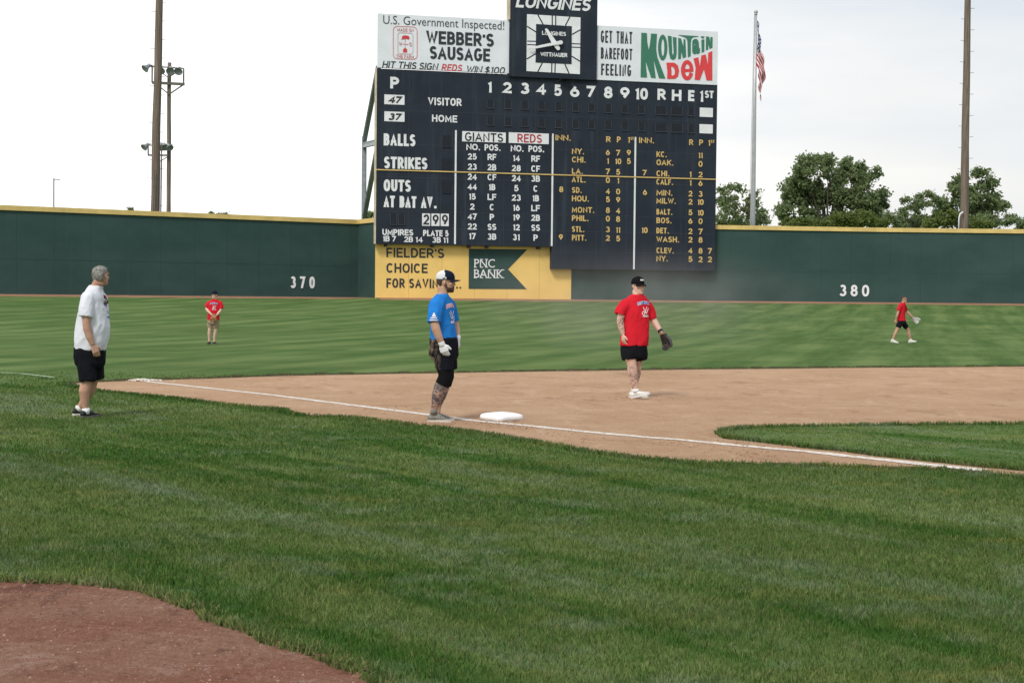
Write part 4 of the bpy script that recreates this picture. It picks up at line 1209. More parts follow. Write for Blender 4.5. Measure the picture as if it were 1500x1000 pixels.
# far small post with a stub arm
a4 = at_depth(78.5, 303, 150); b4 = at_depth(78.9, 261, 150)
rp = empty('far_post', Vector((a4.x, a4.y, RISE)), 'distant thin dark post with a stub arm above the left wall', 'post')
m = MB(); m.tube([Vector((a4.x, a4.y, RISE)), b4], [.075, .065], 8); m.build('pole', M_dsteel, rp)
m = MB(); c = at_depth(79.3, 263.5, 150); m.bar(c, at_depth(87.5, 263.5, 150), .07); m.bar(at_depth(84, 263.7, 150), at_depth(88.5, 263.9, 150), .16, .05); m.build('lamp_arm', M_dsteel, rp)

# ---- flagpole and limp flag
DF = 121.0
fa = at_depth(1102.5, 331, DF); fb = at_depth(1107.3, 20, DF)
fd = (fb - fa).normalized(); fa = fa - fd * (fa.z - RISE) / fd.z
fp = empty('flagpole', fa, 'tall tapered grey flagpole right of the scoreboard', 'flagpole')
M_alu = mat('brushed_aluminium', (.42, .43, .44), .4, .08, 3, metal=.3)
m = MB(); m.tube([fa, fa.lerp(fb, .3), fa.lerp(fb, .65), fb], [.24, .22, .16, .10], 16); m.build('pole', M_alu, fp, smooth=True)
m = MB(); m.ball(fb + Vector((0, 0, .12)), .17); m.lathe(fb, (0, 0, 1), [(-.12, .13), (-.02, .13), (.04, .06)]); m.build('finial', M_alu, fp, smooth=True)
m = MB(); m.tube([fb + Vector((-.14, -.1, -.1)), fa.lerp(fb, .4) + Vector((-.28, -.1, 0)), fa + Vector((-.27, -.1, 1.2))], [.015] * 3, 5); m.build('halyard', M_dsteel, fp)
M_flag, nt, b, oc = new_mat('flag_cloth', .75, .15)
uvn = nt.nodes.new('ShaderNodeUVMap'); uvn.uv_map = 'cloth'
sp = nt.nodes.new('ShaderNodeSeparateXYZ'); nt.links.new(uvn.outputs[0], sp.inputs[0])
fx, fy = sp.outputs['X'], sp.outputs['Y']
st = _math(nt, 'MODULO', _math(nt, 'FLOOR', _math(nt, 'MULTIPLY', fy, 13)), 2)
c = _mx(nt, _math(nt, 'GREATER_THAN', st, .5), (.46, .03, .055), (.66, .65, .66))
cant = _math(nt, 'MULTIPLY', _math(nt, 'LESS_THAN', fx, .40), _math(nt, 'LESS_THAN', fy, 7 / 13))
gx = _math(nt, 'SUBTRACT', _math(nt, 'FRACT', _math(nt, 'MULTIPLY', fx, 15)), .5); gy_ = _math(nt, 'SUBTRACT', _math(nt, 'FRACT', _math(nt, 'MULTIPLY', fy, 13 / 7 * 5)), .5)
rr_ = _math(nt, 'ADD', _math(nt, 'MULTIPLY', gx, gx), _math(nt, 'MULTIPLY', gy_, gy_))
cc = _mx(nt, _math(nt, 'LESS_THAN', rr_, .075), (.025, .035, .11), (.66, .66, .68))
nt.links.new(_mx(nt, cant, c, cc), b.inputs['Base Color'])
NS, NT = 60, 30; HO, FL = 3.6, 5.6
ftop = fa.lerp(fb, .975)
V = []; UV = []
for j in range(NT + 1):
    t = j / NT
    for i in range(NS + 1):
        s = i / NS
        # the cloth leaves the pole, sags and hangs in long folds
        out = .13 + .52 * min(1, s * 1.5) ** .8 * (1 - .25 * t) + .22 * s
        wob = .16 * sin(9 * s + 5 * t) * s + .10 * sin(21 * s + 3 * t)
        dropz = FL * (s ** 1.15) * .90
        z = ftop.z - t * HO * (1 - .45 * s) - dropz
        x = ftop.x + .78 * (out + wob) * (.35 + .65 * (1 - t * .35)) + (ftop.z - z) * (fa.x - fb.x) / (fb.z - fa.z)
        y = ftop.y - .1 + .28 * sin(11 * t + 6 * s) * (.25 + s) - .2 * s
        V.append((x, y, z)); UV.append((s, t))
Fq = [(j * (NS + 1) + i, (j + 1) * (NS + 1) + i, (j + 1) * (NS + 1) + i + 1, j * (NS + 1) + i + 1) for j in range(NT) for i in range(NS)]
me = bpy.data.meshes.new('flag'); me.from_pydata([(x - ftop.x, y - ftop.y, z - ftop.z) for x, y, z in V], [], Fq)
ul = me.uv_layers.new(name='cloth')
for lp in me.loops: ul.data[lp.index].uv = UV[lp.vertex_index]
me.polygons.foreach_set('use_smooth', [True] * len(me.polygons)); me.update()
tag(link('flag', me, M_flag, None, ftop), 'limp striped flag with starred blue corner hanging on the flagpole', 'flag')

# ================================================================== trees
def leaf_material(name, lo, hi, warm):
    m, nt, b, oc = new_mat(name, .6, .2)
    t = _attr(nt, 'tint')
    c = _mx(nt, t, lo, hi)
    c = _mx(nt, _math(nt, 'MULTIPLY', _ramp(nt, _noise(nt, oc, .5, 3), .5, .75), .5), c, warm)
    nt.links.new(c, b.inputs['Base Color'])
    tr = nt.nodes.new('ShaderNodeBsdfTranslucent'); nt.links.new(c, tr.inputs['Color'])
    ms = nt.nodes.new('ShaderNodeMixShader'); ms.inputs[0].default_value = .45
    nt.links.new(b.outputs[0], ms.inputs[1]); nt.links.new(tr.outputs[0], ms.inputs[2])
    nt.links.new(ms.outputs[0], nt.nodes['Material Output'].inputs['Surface']); return m
M_leaf = leaf_material('leaf', (.125, .180, .080), (.25, .31, .145), (.25, .275, .12))
M_leaf_l = leaf_material('leaf_pale', (.085, .13, .032), (.19, .235, .065), (.20, .22, .07))
M_bark = mat('bark', (.060, .050, .040), .95, .3, 5, .5, 12)
def leaf_mesh(name, centres, sizes, origin):
    """one quad leaf spray per centre, turned at random"""
    n = len(centres); C = np.asarray(centres); S = np.asarray(sizes)[:, None]
    a = RNG.normal(size=(n, 3)); a /= np.linalg.norm(a, axis=1)[:, None]
    b2 = np.cross(a, RNG.normal(size=(n, 3))); b2 /= np.linalg.norm(b2, axis=1)[:, None]
    V = np.empty((n, 4, 3)); V[:, 0] = C - a * S; V[:, 1] = C + b2 * S * .55; V[:, 2] = C + a * S; V[:, 3] = C - b2 * S * .55
    V -= np.array(origin)[None, None, :]
    me = np_mesh(name, V.reshape(-1, 3), np.arange(n * 4).reshape(n, 4), False)
    at = me.attributes.new('tint', 'FLOAT', 'POINT')
    at.data.foreach_set('value', np.repeat(RNG.random(n), 4).astype(np.float32)); return me
def tree(name, label, cat, base, lobes, dens, leaf, m, trunk_r, trunk_h, seed, group=None, clump=.9):
    """lobes: (dx,dy,z,rx,rz) ellipsoids that carry leaf clumps; limbs run from the trunk into each"""
    rg = np.random.default_rng(seed)
    root = empty(name, base, label, cat, group)
    m2 = MB(); B0 = Vector(base)
    top = B0 + Vector((rg.normal() * .2, 0, trunk_h))
    if trunk_r > 0:
        m2.tube([B0 - Vector((0, 0, .2)), B0.lerp(top, .5) + Vector((rg.normal() * .15, 0, 0)), top], [trunk_r * 1.2, trunk_r * .85, trunk_r * .6], 10)
    cs, ss = [], []
    for dx, dy, z, rx, rz in lobes:
        c = B0 + Vector((dx, dy, z))
        if trunk_r > 0:
            f = min(1, max(.25, (z - rz) / max(trunk_h, .1) * .8)); s0 = B0.lerp(top, f)
            mid = s0.lerp(c, .55) + Vector((rg.normal() * .3, rg.normal() * .3, rg.normal() * .2))
            m2.tube([s0, mid, c], [trunk_r * .45, trunk_r * .25, trunk_r * .07], 6)
        nb = max(4, int(dens * 1.45 * rx * rx * rz / clump ** 2 * .55))
        for _ in range(nb):
            v = rg.normal(size=3); v /= np.linalg.norm(v); r = rg.random() ** .45
            cc = np.array(c) + v * r * np.array([rx, rx, rz])
            k = int(rg.integers(48, 96)); sg_ = clump * rg.uniform(.20, .42)
            p = cc + rg.normal(size=(k, 3)) * sg_ * np.array([1, 1, .75])
            cs.append(p); ss.append(leaf * rg.uniform(.42, 1.0, k))
            if trunk_r > 0 and rg.random() < .25:
                m2.tube([c, Vector(cc)], [trunk_r * .08, trunk_r * .03], 4)
    C = np.concatenate(cs); S = np.concatenate(ss)
    keep = C[:, 2] > base[2] + .1
    me = leaf_mesh('crown', C[keep], S[keep], base)
    link('crown' if trunk_r > 0 else 'foliage', me, m, root)
    m2 = m2.build('trunk', M_bark, root, smooth=True) if m2.v else None
    return root
def lobes_px(d, base, lst):
    """ellipses read from the picture (cx, cy, rx, ry in pixels) turned into lobes at their own depth"""
    out = []
    for cx, cy, rx, ry in lst:
        dy = random.uniform(-1, 1) * 2.0
        p = at_depth(cx, cy, d + dy); k = d / FOC
        out.append((p.x - base.x, p.y - base.y, p.z - base.z, rx * k, ry * k))
    return out
def tree_px(name, label, cat, d, bx, lst, **k):
    p = at_depth(bx, 330, d); base = Vector((p.x, p.y, RISE - .2))
    return tree(name, label, cat, base, lobes_px(d, base, lst), **k)
tree_px('broadleaf_tree', 'large dark green tree with a wide ragged crown right of the flagpole', 'tree', 168, 1213, [
    (1180, 252, 17, 24), (1196, 240, 12, 14), (1213, 248, 11, 20), (1235, 252, 17, 20), (1262, 262, 17, 20), (1282, 258, 8, 14), (1160, 285, 18, 22), (1190, 285, 20, 24), (1225, 285, 22, 24), (1262, 295, 22, 24),
    (1290, 298, 14, 20), (1150, 308, 14, 16), (1186, 315, 20, 14), (1280, 318, 22, 14), (1205, 325, 20, 10), (1240, 328, 22, 9), (1165, 326, 16, 9), (1172, 268, 14, 18), (1212, 236, 7, 8), (1184, 233, 7, 8), (1293, 280, 8, 10), (1228, 318, 20, 12), (1258, 244, 8, 8)],
    dens=9, leaf=.30, m=M_leaf, trunk_r=.45, trunk_h=5.0, seed=3, clump=1.0)
tree_px('broadleaf_tree', 'rounded dark tree behind the bare wooden pole', 'tree', 160, 1432, [
    (1405, 258, 10, 12), (1434, 255, 14, 12), (1450, 268, 12, 16), (1425, 282, 18, 18), (1460, 290, 14, 12), (1400, 290, 14, 14), (1386, 304, 14, 12), (1440, 305, 22, 14), (1466, 304, 12, 9), (1395, 272, 9, 10), (1420, 322, 20, 12), (1450, 326, 18, 8), (1395, 322, 14, 10), (1376, 296, 7, 7)],
    dens=9, leaf=.28, m=M_leaf, trunk_r=.38, trunk_h=4.0, seed=5, clump=.95)
tree_px('broadleaf_tree', 'thin crowned tree between the scoreboard and the flagpole', 'tree', 150, 1076, [
    (1062, 290, 16, 20), (1078, 276, 12, 14), (1096, 290, 12, 14), (1056, 312, 14, 16), (1085, 312, 18, 16), (1110, 316, 12, 14), (1118, 322, 7, 10), (1104, 298, 9, 8)],
    dens=5.5, leaf=.26, m=M_leaf, trunk_r=.25, trunk_h=3.2, seed=8, clump=.9)
tree_px('young_tree', 'narrow young tree with sparse bare tips right of the large tree', 'tree', 158, 1336, [
    (1332, 296, 8, 14), (1344, 306, 10, 16), (1322, 316, 12, 12), (1353, 318, 10, 12), (1360, 292, 5, 14), (1350, 290, 5, 10)],
    dens=6, leaf=.24, m=M_leaf, trunk_r=.16, trunk_h=4.0, seed=12, clump=.8)
tree_px('bush', 'low pale green bush in front of the large tree', 'bush', 150, 1248, [
    (1235, 323, 22, 11), (1262, 322, 22, 11), (1215, 328, 14, 8), (1285, 328, 16, 9), (1250, 316, 14, 7)], dens=12, leaf=.2, m=M_leaf_l, trunk_r=0, trunk_h=0, seed=14, clump=.7)
tree_px('bush', 'dull green bush left of the large tree foot', 'bush', 152, 1165, [(1155, 326, 12, 8), (1175, 328, 16, 8), (1195, 330, 12, 6)], dens=12, leaf=.2, m=M_leaf_l, trunk_r=0, trunk_h=0, seed=15, clump=.7)
tree_px('bush', 'green bush at the foot of the bare wooden pole', 'bush', 148, 1385, [(1372, 322, 14, 12), (1392, 320, 12, 12), (1412, 326, 12, 8), (1362, 328, 12, 8)], dens=12, leaf=.2, m=M_leaf_l, trunk_r=0, trunk_h=0, seed=16, clump=.7)
tree_px('bush', 'dark green bush at the right edge above the wall', 'bush', 150, 1468, [(1452, 322, 14, 10), (1478, 320, 14, 9), (1498, 326, 14, 10), (1514, 326, 12, 8)], dens=12, leaf=.2, m=M_leaf, trunk_r=0, trunk_h=0, seed=17, clump=.7)
tree_px('bush', 'dark shrub between the young tree and the large tree', 'bush', 154, 1310, [(1304, 322, 12, 10), (1318, 326, 12, 9)], dens=12, leaf=.2, m=M_leaf, trunk_r=0, trunk_h=0, seed=18, clump=.7)
tree_px('bush', 'leafy bush showing under the grey steel truss', 'bush', 150, 541, [(538, 316, 8, 6), (548, 312, 7, 8), (556, 316, 8, 8)], dens=12, leaf=.2, m=M_leaf, trunk_r=0, trunk_h=0, seed=19, clump=.6)
tree_px('bush', 'tiny tree tip peeping over the left wall near the 370', 'bush', 170, 314, [(309, 312, 2.2, 6), (322, 315, 4, 3), (330, 316, 4, 3)], dens=14, leaf=.16, m=M_leaf, trunk_r=0, trunk_h=0, seed=20, clump=.5)
tree_px('bush', 'tiny leafy tip peeping over the wall left of the thick pole', 'bush', 170, 191, [(190, 308, 5, 3)], dens=14, leaf=.16, m=M_leaf, trunk_r=0, trunk_h=0, seed=21, clump=.5)
tree_px('bush', 'low bushes showing along the wall top left of the flagpole', 'bush', 156, 1070, [(1058, 328, 14, 9), (1080, 327, 14, 9), (1098, 330, 12, 6)], dens=12, leaf=.2, m=M_leaf_l, trunk_r=0, trunk_h=0, seed=31, clump=.7)
tree_px('bush', 'leafy bush between the bare pole and the right picture edge', 'bush', 146, 1432, [(1425, 328, 14, 8), (1440, 330, 12, 6)], dens=12, leaf=.2, m=M_leaf_l, trunk_r=0, trunk_h=0, seed=32, clump=.7)
tree_px('bush', 'mixed bush behind the young tree', 'bush', 162, 1340, [(1325, 328, 14, 9), (1345, 326, 14, 10), (1362, 328, 10, 8)], dens=12, leaf=.2, m=M_leaf, trunk_r=0, trunk_h=0, seed=33, clump=.7)
# ================================================================== people
def remeshed(mb, voxel, smooth=3, factor=.5):
    """join overlapping tubes into one continuous skin"""
    me = mb.mesh('tmp'); ob = bpy.data.objects.new('tmp', me); COL.objects.link(ob)
    r = ob.modifiers.new('r', 'REMESH'); r.mode = 'VOXEL'; r.voxel_size = voxel
    if smooth:
        s = ob.modifiers.new('s', 'SMOOTH'); s.iterations = smooth; s.factor = factor
    dg = bpy.context.evaluated_depsgraph_get()
    out = bpy.data.meshes.new_from_object(ob.evaluated_get(dg))
    bpy.data.objects.remove(ob); bpy.data.meshes.remove(me)
    out.polygons.foreach_set('use_smooth', [True] * len(out.polygons))
    return out
def coords(me):
    a = np.empty(len(me.vertices) * 3, np.float32); me.vertices.foreach_get('co', a); return a.reshape(-1, 3).astype(float)
def set_attr(me, name, vals):
    at = me.attributes.new(name, 'FLOAT', 'POINT'); at.data.foreach_set('value', np.asarray(vals, np.float32))
def ruffle(me, amp, fold_dir=(0.3, 0, 1), freq=9.0, seed=0.0, keep=None):
    """cloth folds: push the surface in and out along its normals"""
    nn = np.empty(len(me.vertices) * 3, np.float32); me.vertices.foreach_get('normal', nn); nn = nn.reshape(-1, 3)
    P = coords(me); d = Vector(fold_dir).normalized()
    off = np.empty(len(P))
    for i, p in enumerate(P):
        q = Vector(p); a = q.dot(d)
        w = q - d * a
        r1 = 1 - 2.2 * abs(noise.noise(Vector((w.x * freq + seed, w.y * freq, a * freq * .28))))
        r2 = 1 - 2.2 * abs(noise.noise(Vector((w.x * freq * 1.9 - seed, w.y * freq * 1.9 + seed, a * freq * .75))))
        off[i] = max(-.22, .75 * r1 + .45 * r2 - .45)
    if keep is not None: off *= keep(P)
    P = P + nn * off[:, None] * amp
    me.vertices.foreach_set('co', P.astype(np.float32).ravel()); me.update()
def seg_mask(P, a, b, r0, r1):
    """1 near the segment a-b, fading to 0 between r0 and r1"""
    a, b = np.array(a), np.array(b); ab = b - a
    t = np.clip(((P - a) @ ab) / (ab @ ab), 0, 1)
    d = np.linalg.norm(P - a - t[:, None] * ab, axis=1)
    inside_t = (((P - a) @ ab) / (ab @ ab))
    return np.clip((r1 - d) / (r1 - r0), 0, 1) * (inside_t > 0) * (inside_t < 1)
def rz(a): return Vector((cos(a), sin(a), 0))
HEAD = [(0.0, .040, .086, .022), (.013, .0, .097, .040), (.032, -.030, .099, .052), (.052, -.055, .0985, .060), (.075, -.075, .099, .065), (.098, -.092, .0965, .069),
        (.118, -.100, .090, .0705), (.136, -.104, .093, .073), (.155, -.107, .0985, .0755), (.178, -.106, .094, .076), (.200, -.096, .078, .070), (.219, -.074, .052, .054), (.231, -.040, .018, .030)]
VIEW = [0.0]        # bearing of the person being built: poses were read against the line of sight
class Head:
    """head-local frame: x forward, y to the person's left, z up, origin under the skull at chin height"""
    def __init__(s, loc, yaw, pitch=0.0, roll=0.0, k=1.0):
        s.o = Vector(loc); s.k = k; yaw += VIEW[0]
        s.M = Matrix.Rotation(yaw, 3, 'Z') @ Matrix.Rotation(-pitch, 3, 'Y') @ Matrix.Rotation(roll, 3, 'X')
    def P(s, x, y, z): return s.o + s.M @ (Vector((x, y, z)) * s.k)
    def ring(s, z, xb, xf, w, n=28, grow=0.0, p=1.0):
        c, l = (xb + xf) / 2, (xf - xb) / 2 + grow
        w = w + grow; out = []
        for j in range(n):
            a = 2 * pi * j / n; ca, sa = cos(a), sin(a)
            out.append(s.P(c + l * ca, w * math.copysign(abs(sa) ** .92, sa) * (1 - .16 * max(0, ca) ** 2), z))
        return out
def head_rows(z):
    for a, b in zip(HEAD, HEAD[1:]):
        if a[0] <= z <= b[0]:
            f = (z - a[0]) / (b[0] - a[0]); return tuple(a[i] * (1 - f) + b[i] * f for i in (1, 2, 3))
    return HEAD[-1][1:] if z > HEAD[-1][0] else HEAD[0][1:]
def build_head(mb, h, full=1.0):
    mb.rings([h.ring(z, xb, xf, w * (1 + (full - 1) * max(0, 1 - z / .12))) for z, xb, xf, w in HEAD])
    mb.rings([[h.P(x, y * q, z) for x, y in ((.086, -.016 * a), (.1225 - .02 * (1 - a), -.006), (.1225 - .02 * (1 - a), .006), (.086, .016 * a))] for z, a, q in ((.078, .95, 1), (.086, 1.15, 1.1), (.096, 1.0, 1), (.112, .7, .8), (.132, .45, .7))])
    for sg in (-1, 1):      # ears, cheek bones
        mb.ball(h.P(-.008, sg * .078, .112), .019 * h.k, .010 * h.k, .032 * h.k, 12, 8, h.M @ Matrix.Rotation(sg * .35, 3, 'Z'))
        mb.ball(h.P(.062, sg * .042, .094), .030 * h.k, .022 * h.k, .022 * h.k, 12, 8, h.M)
    mb.ball(h.P(.093, 0, .046), .012 * h.k, .026 * h.k, .011 * h.k, 12, 8, h.M)
    mb.ball(h.P(.086, 0, .012), .017 * h.k, .022 * h.k, .015 * h.k, 12, 8, h.M)
    for sg in (-1, 1): mb.ball(h.P(.083, sg * .032, .141), .016 * h.k, .028 * h.k, .008 * h.k, 12, 8, h.M)
def hand_shape(mb, wrist, d, normal, thumb, k=1.0, curl=.5, fat=1.0):
    """palm with four unequal curled fingers and a side thumb; normal = the way the palm faces"""
    w, d, nrm = Vector(wrist), Vector(d).normalized(), Vector(normal)
    nrm = (nrm - d * nrm.dot(d)).normalized()
    s = Vector(thumb); s = (s - d * s.dot(d) - nrm * s.dot(nrm)).normalized()
    R = []
    for L, a, b in ((-.01, .027, .020), (.02, .031, .018), (.05, .041, .016), (.085, .042, .013), (.100, .036, .010)):
        R.append([w + d * L * k + s * (cos(2 * pi * j / 14) * a * k * fat) + nrm * (sin(2 * pi * j / 14) * b * k * fat) for j in range(14)])
    mb.rings(R)
    for off, L, r, cu in ((.031, .072, .0095, .85), (.0105, .082, .0098, 1.0), (-.0105, .076, .0095, 1.1), (-.030, .060, .0085, 1.25)):
        p = w + d * .088 * k + s * off * k; pts = [p - d * .02 * k]; a = .12
        sp = d + s * off * 1.6
        for f in (.46, .31, .23):
            a += curl * cu * .62
            p = p + (sp.normalized() * cos(a) + nrm * sin(a)) * L * f * k; pts.append(p)
        mb.tube(pts, [r * k * fat * q for q in (1.08, 1.0, .92, .75)], 8, ref=s)
    p = w + d * .022 * k + s * .026 * k; pts = [p - s * .014 * k]
    for f, q in ((.036, .5), (.030, .85), (.024, 1.0)):
        p = p + (s * (1 - q * .62) + d * (.5 + q * .45) + nrm * .32 * q).normalized() * f * k; pts.append(p)
    mb.tube(pts, [.014 * k * fat, .0135 * k * fat, .0115 * k * fat, .009 * k * fat], 8, ref=nrm)
def shoe(parent, ankle, yaw, m_up, m_sole, L=.295, pitch=0.0, z0=0.0, low=.0, stripe=None):
    """low trainer: separate sole, collar open for the ankle"""
    f = rz(yaw + VIEW[0]); sd = Vector((-f.y, f.x, 0)); up = Vector((0, 0, 1))
    a = Vector(ankle); o = Vector((a.x, a.y, z0)) - f * .0
    ax = f * cos(pitch) + up * sin(pitch); uz = up * cos(pitch) - f * sin(pitch)
    hb = -.075; k = L / .295
    def P(x, y, z): return o + ax * (x * k) + sd * (y * k) + uz * z * k
    prof = [(hb, .022, .030, .062), (hb + .012, .033, .026, .088), (hb + .04, .038, .024, .098), (hb + .085, .040, .024, .098), (hb + .125, .043, .024, .086), (hb + .165, .047, .024, .070), (hb + .21, .050, .024, .056), (hb + .25, .046, .024, .047), (hb + .28, .034, .026, .040), (hb + .293, .016, .028, .034)]
    m = MB(); R = []
    for x, w, zb, zt in prof:
        r = []
        for j in range(18):
            an = 2 * pi * j / 18; cy, sz = cos(an), sin(an)
            r.append(P(x, w * math.copysign(abs(cy) ** .8, cy) * (1 - .25 * max(0, sz)), (zb + zt) / 2 + (zt - zb) / 2 * math.copysign(abs(sz) ** .8, sz)))
        R.append(r)
    m.rings(R)
    so = m.build('shoe', m_up, parent, smooth=True)
    m = MB(); out = []
    for x, w, zb, zt in prof: out.append((x, w * 1.06))
    poly = [(x, -w) for x, w in out] + [(x, w) for x, w in out[::-1]]
    lower = [P(x, y, .0) for x, y in poly]; upper = [P(x, y, .030 + (.006 if x > .17 else 0)) for x, y in poly]
    n_ = len(poly); vs = lower + upper
    m.add(vs, [tuple(range(n_))[::-1], tuple(range(n_, 2 * n_))] + [(i, (i + 1) % n_, n_ + (i + 1) % n_, n_ + i) for i in range(n_)])
    sl_ = m.build('sole', m_sole, so)
    m = MB()        # laces across the instep
    for i in range(4):
        x = hb + .125 + i * .022; zt = .090 - i * .009
        m.tube([P(x, -.024, zt - .004), P(x + .004, 0, zt + .004), P(x, .024, zt - .004)], [.004 * k] * 3, 6)
    m.build('laces', m_sole, so)
    return so

def skin_mat(name, col, ink_at=(.49, .58), ink_k=.74):
    m, nt, b, oc = new_mat(name, .55, .3)
    b.inputs['Subsurface Weight'].default_value = .08
    b.inputs['Subsurface Radius'].default_value = (.02, .008, .005)
    f = _noise(nt, oc, 9, 4); g = _noise(nt, oc, 34, 4, .7)
    c = _mx(nt, _ramp(nt, f, .3, .7), tuple(q * .88 for q in col), tuple(min(1, q * 1.08) for q in col))
    c = _mx(nt, _math(nt, 'MULTIPLY', _ramp(nt, g, .5, .8), .25), c, (col[0] * .95, col[1] * .72, col[2] * .66))
    blob = _noise(nt, oc, 15, 5, .7, 1.6)
    fine_ = _noise(nt, _map(nt, oc, loc=(4, 2, 1)), 42, 4, .7, 2.2)
    ink = _math(nt, 'MAXIMUM', _ramp(nt, blob, *ink_at), _math(nt, 'MULTIPLY', _ramp(nt, fine_, .54, .60), .8))
    c = _mx(nt, _math(nt, 'MULTIPLY', _math(nt, 'MULTIPLY', ink, _attr(nt, 'tattoo')), ink_k), c, (.055, .062, .080))
    nt.links.new(c, b.inputs['Base Color']); return m
def cloth_mat(name, col, dust=None, rough=.85, var=.10, weave=True):
    m, nt, b, oc = new_mat(name, rough, .06)
    f = _noise(nt, oc, 5, 4)
    c = _mx(nt, _ramp(nt, f, .3, .7), tuple(q * (1 - var) for q in col), tuple(min(1, q * (1 + var)) for q in col))
    if dust:
        g = _noise(nt, oc, 9, 5, .7); h = _noise(nt, _map(nt, oc, (1, 1, .35)), 26, 4, .75)
        k = _math(nt, 'MULTIPLY', _attr(nt, 'dust'), _ramp(nt, _math(nt, 'ADD', g, _math(nt, 'MULTIPLY', h, .75)), .78, 1.06))
        c = _mx(nt, k, c, dust)
    nt.links.new(c, b.inputs['Base Color'])
    _bump(nt, _noise(nt, oc, 16, 3, .6), .25, .02, b); return m
M_hair_grey = mat('grey_hair', (.34, .33, .31), .7, .35, 30, .6, 90, bdist=.01)
M_hair_dark = mat('dark_hair', (.055, .036, .024), .7, .35, 30, .6, 90)
M_beard = mat('beard', (.075, .044, .028), .85, .45, 60, .8, 160)
M_eye = mat('eye_dark', (.03, .02, .015), .2, .1, spec=.6)
M_lip = mat('lip', (.36, .15, .12), .5, .1)
M_navy = cloth_mat('cap_navy', (.010, .014, .028)); M_capblack = cloth_mat('cap_black', (.008, .008, .009)); M_mesh = cloth_mat('cap_mesh', (.60, .60, .62))
M_blackleather = mat('black_leather', (.022, .020, .021), .45, .3, 14, .4, 40, spec=.4)
M_tanleather = mat('tan_leather', (.30, .155, .065), .5, .3, 14, .4, 40, spec=.4); M_greyleather = mat('pale_leather', (.50, .50, .50), .5, .2, 14, .4, 40)
M_lace = mat('leather_lace', (.36, .25, .15), .6, .2)
M_shoe_b = mat('shoe_black', (.010, .010, .012), .6, .2); M_shoe_w = mat('shoe_white', (.66, .65, .62), .55, .12, 14); M_shoe_g = mat('shoe_grey', (.17, .165, .145), .8, .2, 20)
M_sole_w = mat('sole_white', (.62, .60, .57), .6, .1); M_sole_d = mat('sole_dark', (.10, .09, .085), .7, .2); M_sole_t = mat('sole_dusty', (.52, .48, .42), .7, .15)
M_sock = mat('sock_white', (.70, .70, .70), .9, .06); M_print_w = mat('print_white', (.74, .74, .76), .7, .05); M_print_b = mat('print_blue', (.07, .13, .42), .7, .1); M_print_r = mat('print_red', (.50, .06, .10), .7, .1)
M_print_p = mat('print_pink', (.62, .25, .33), .7, .1)

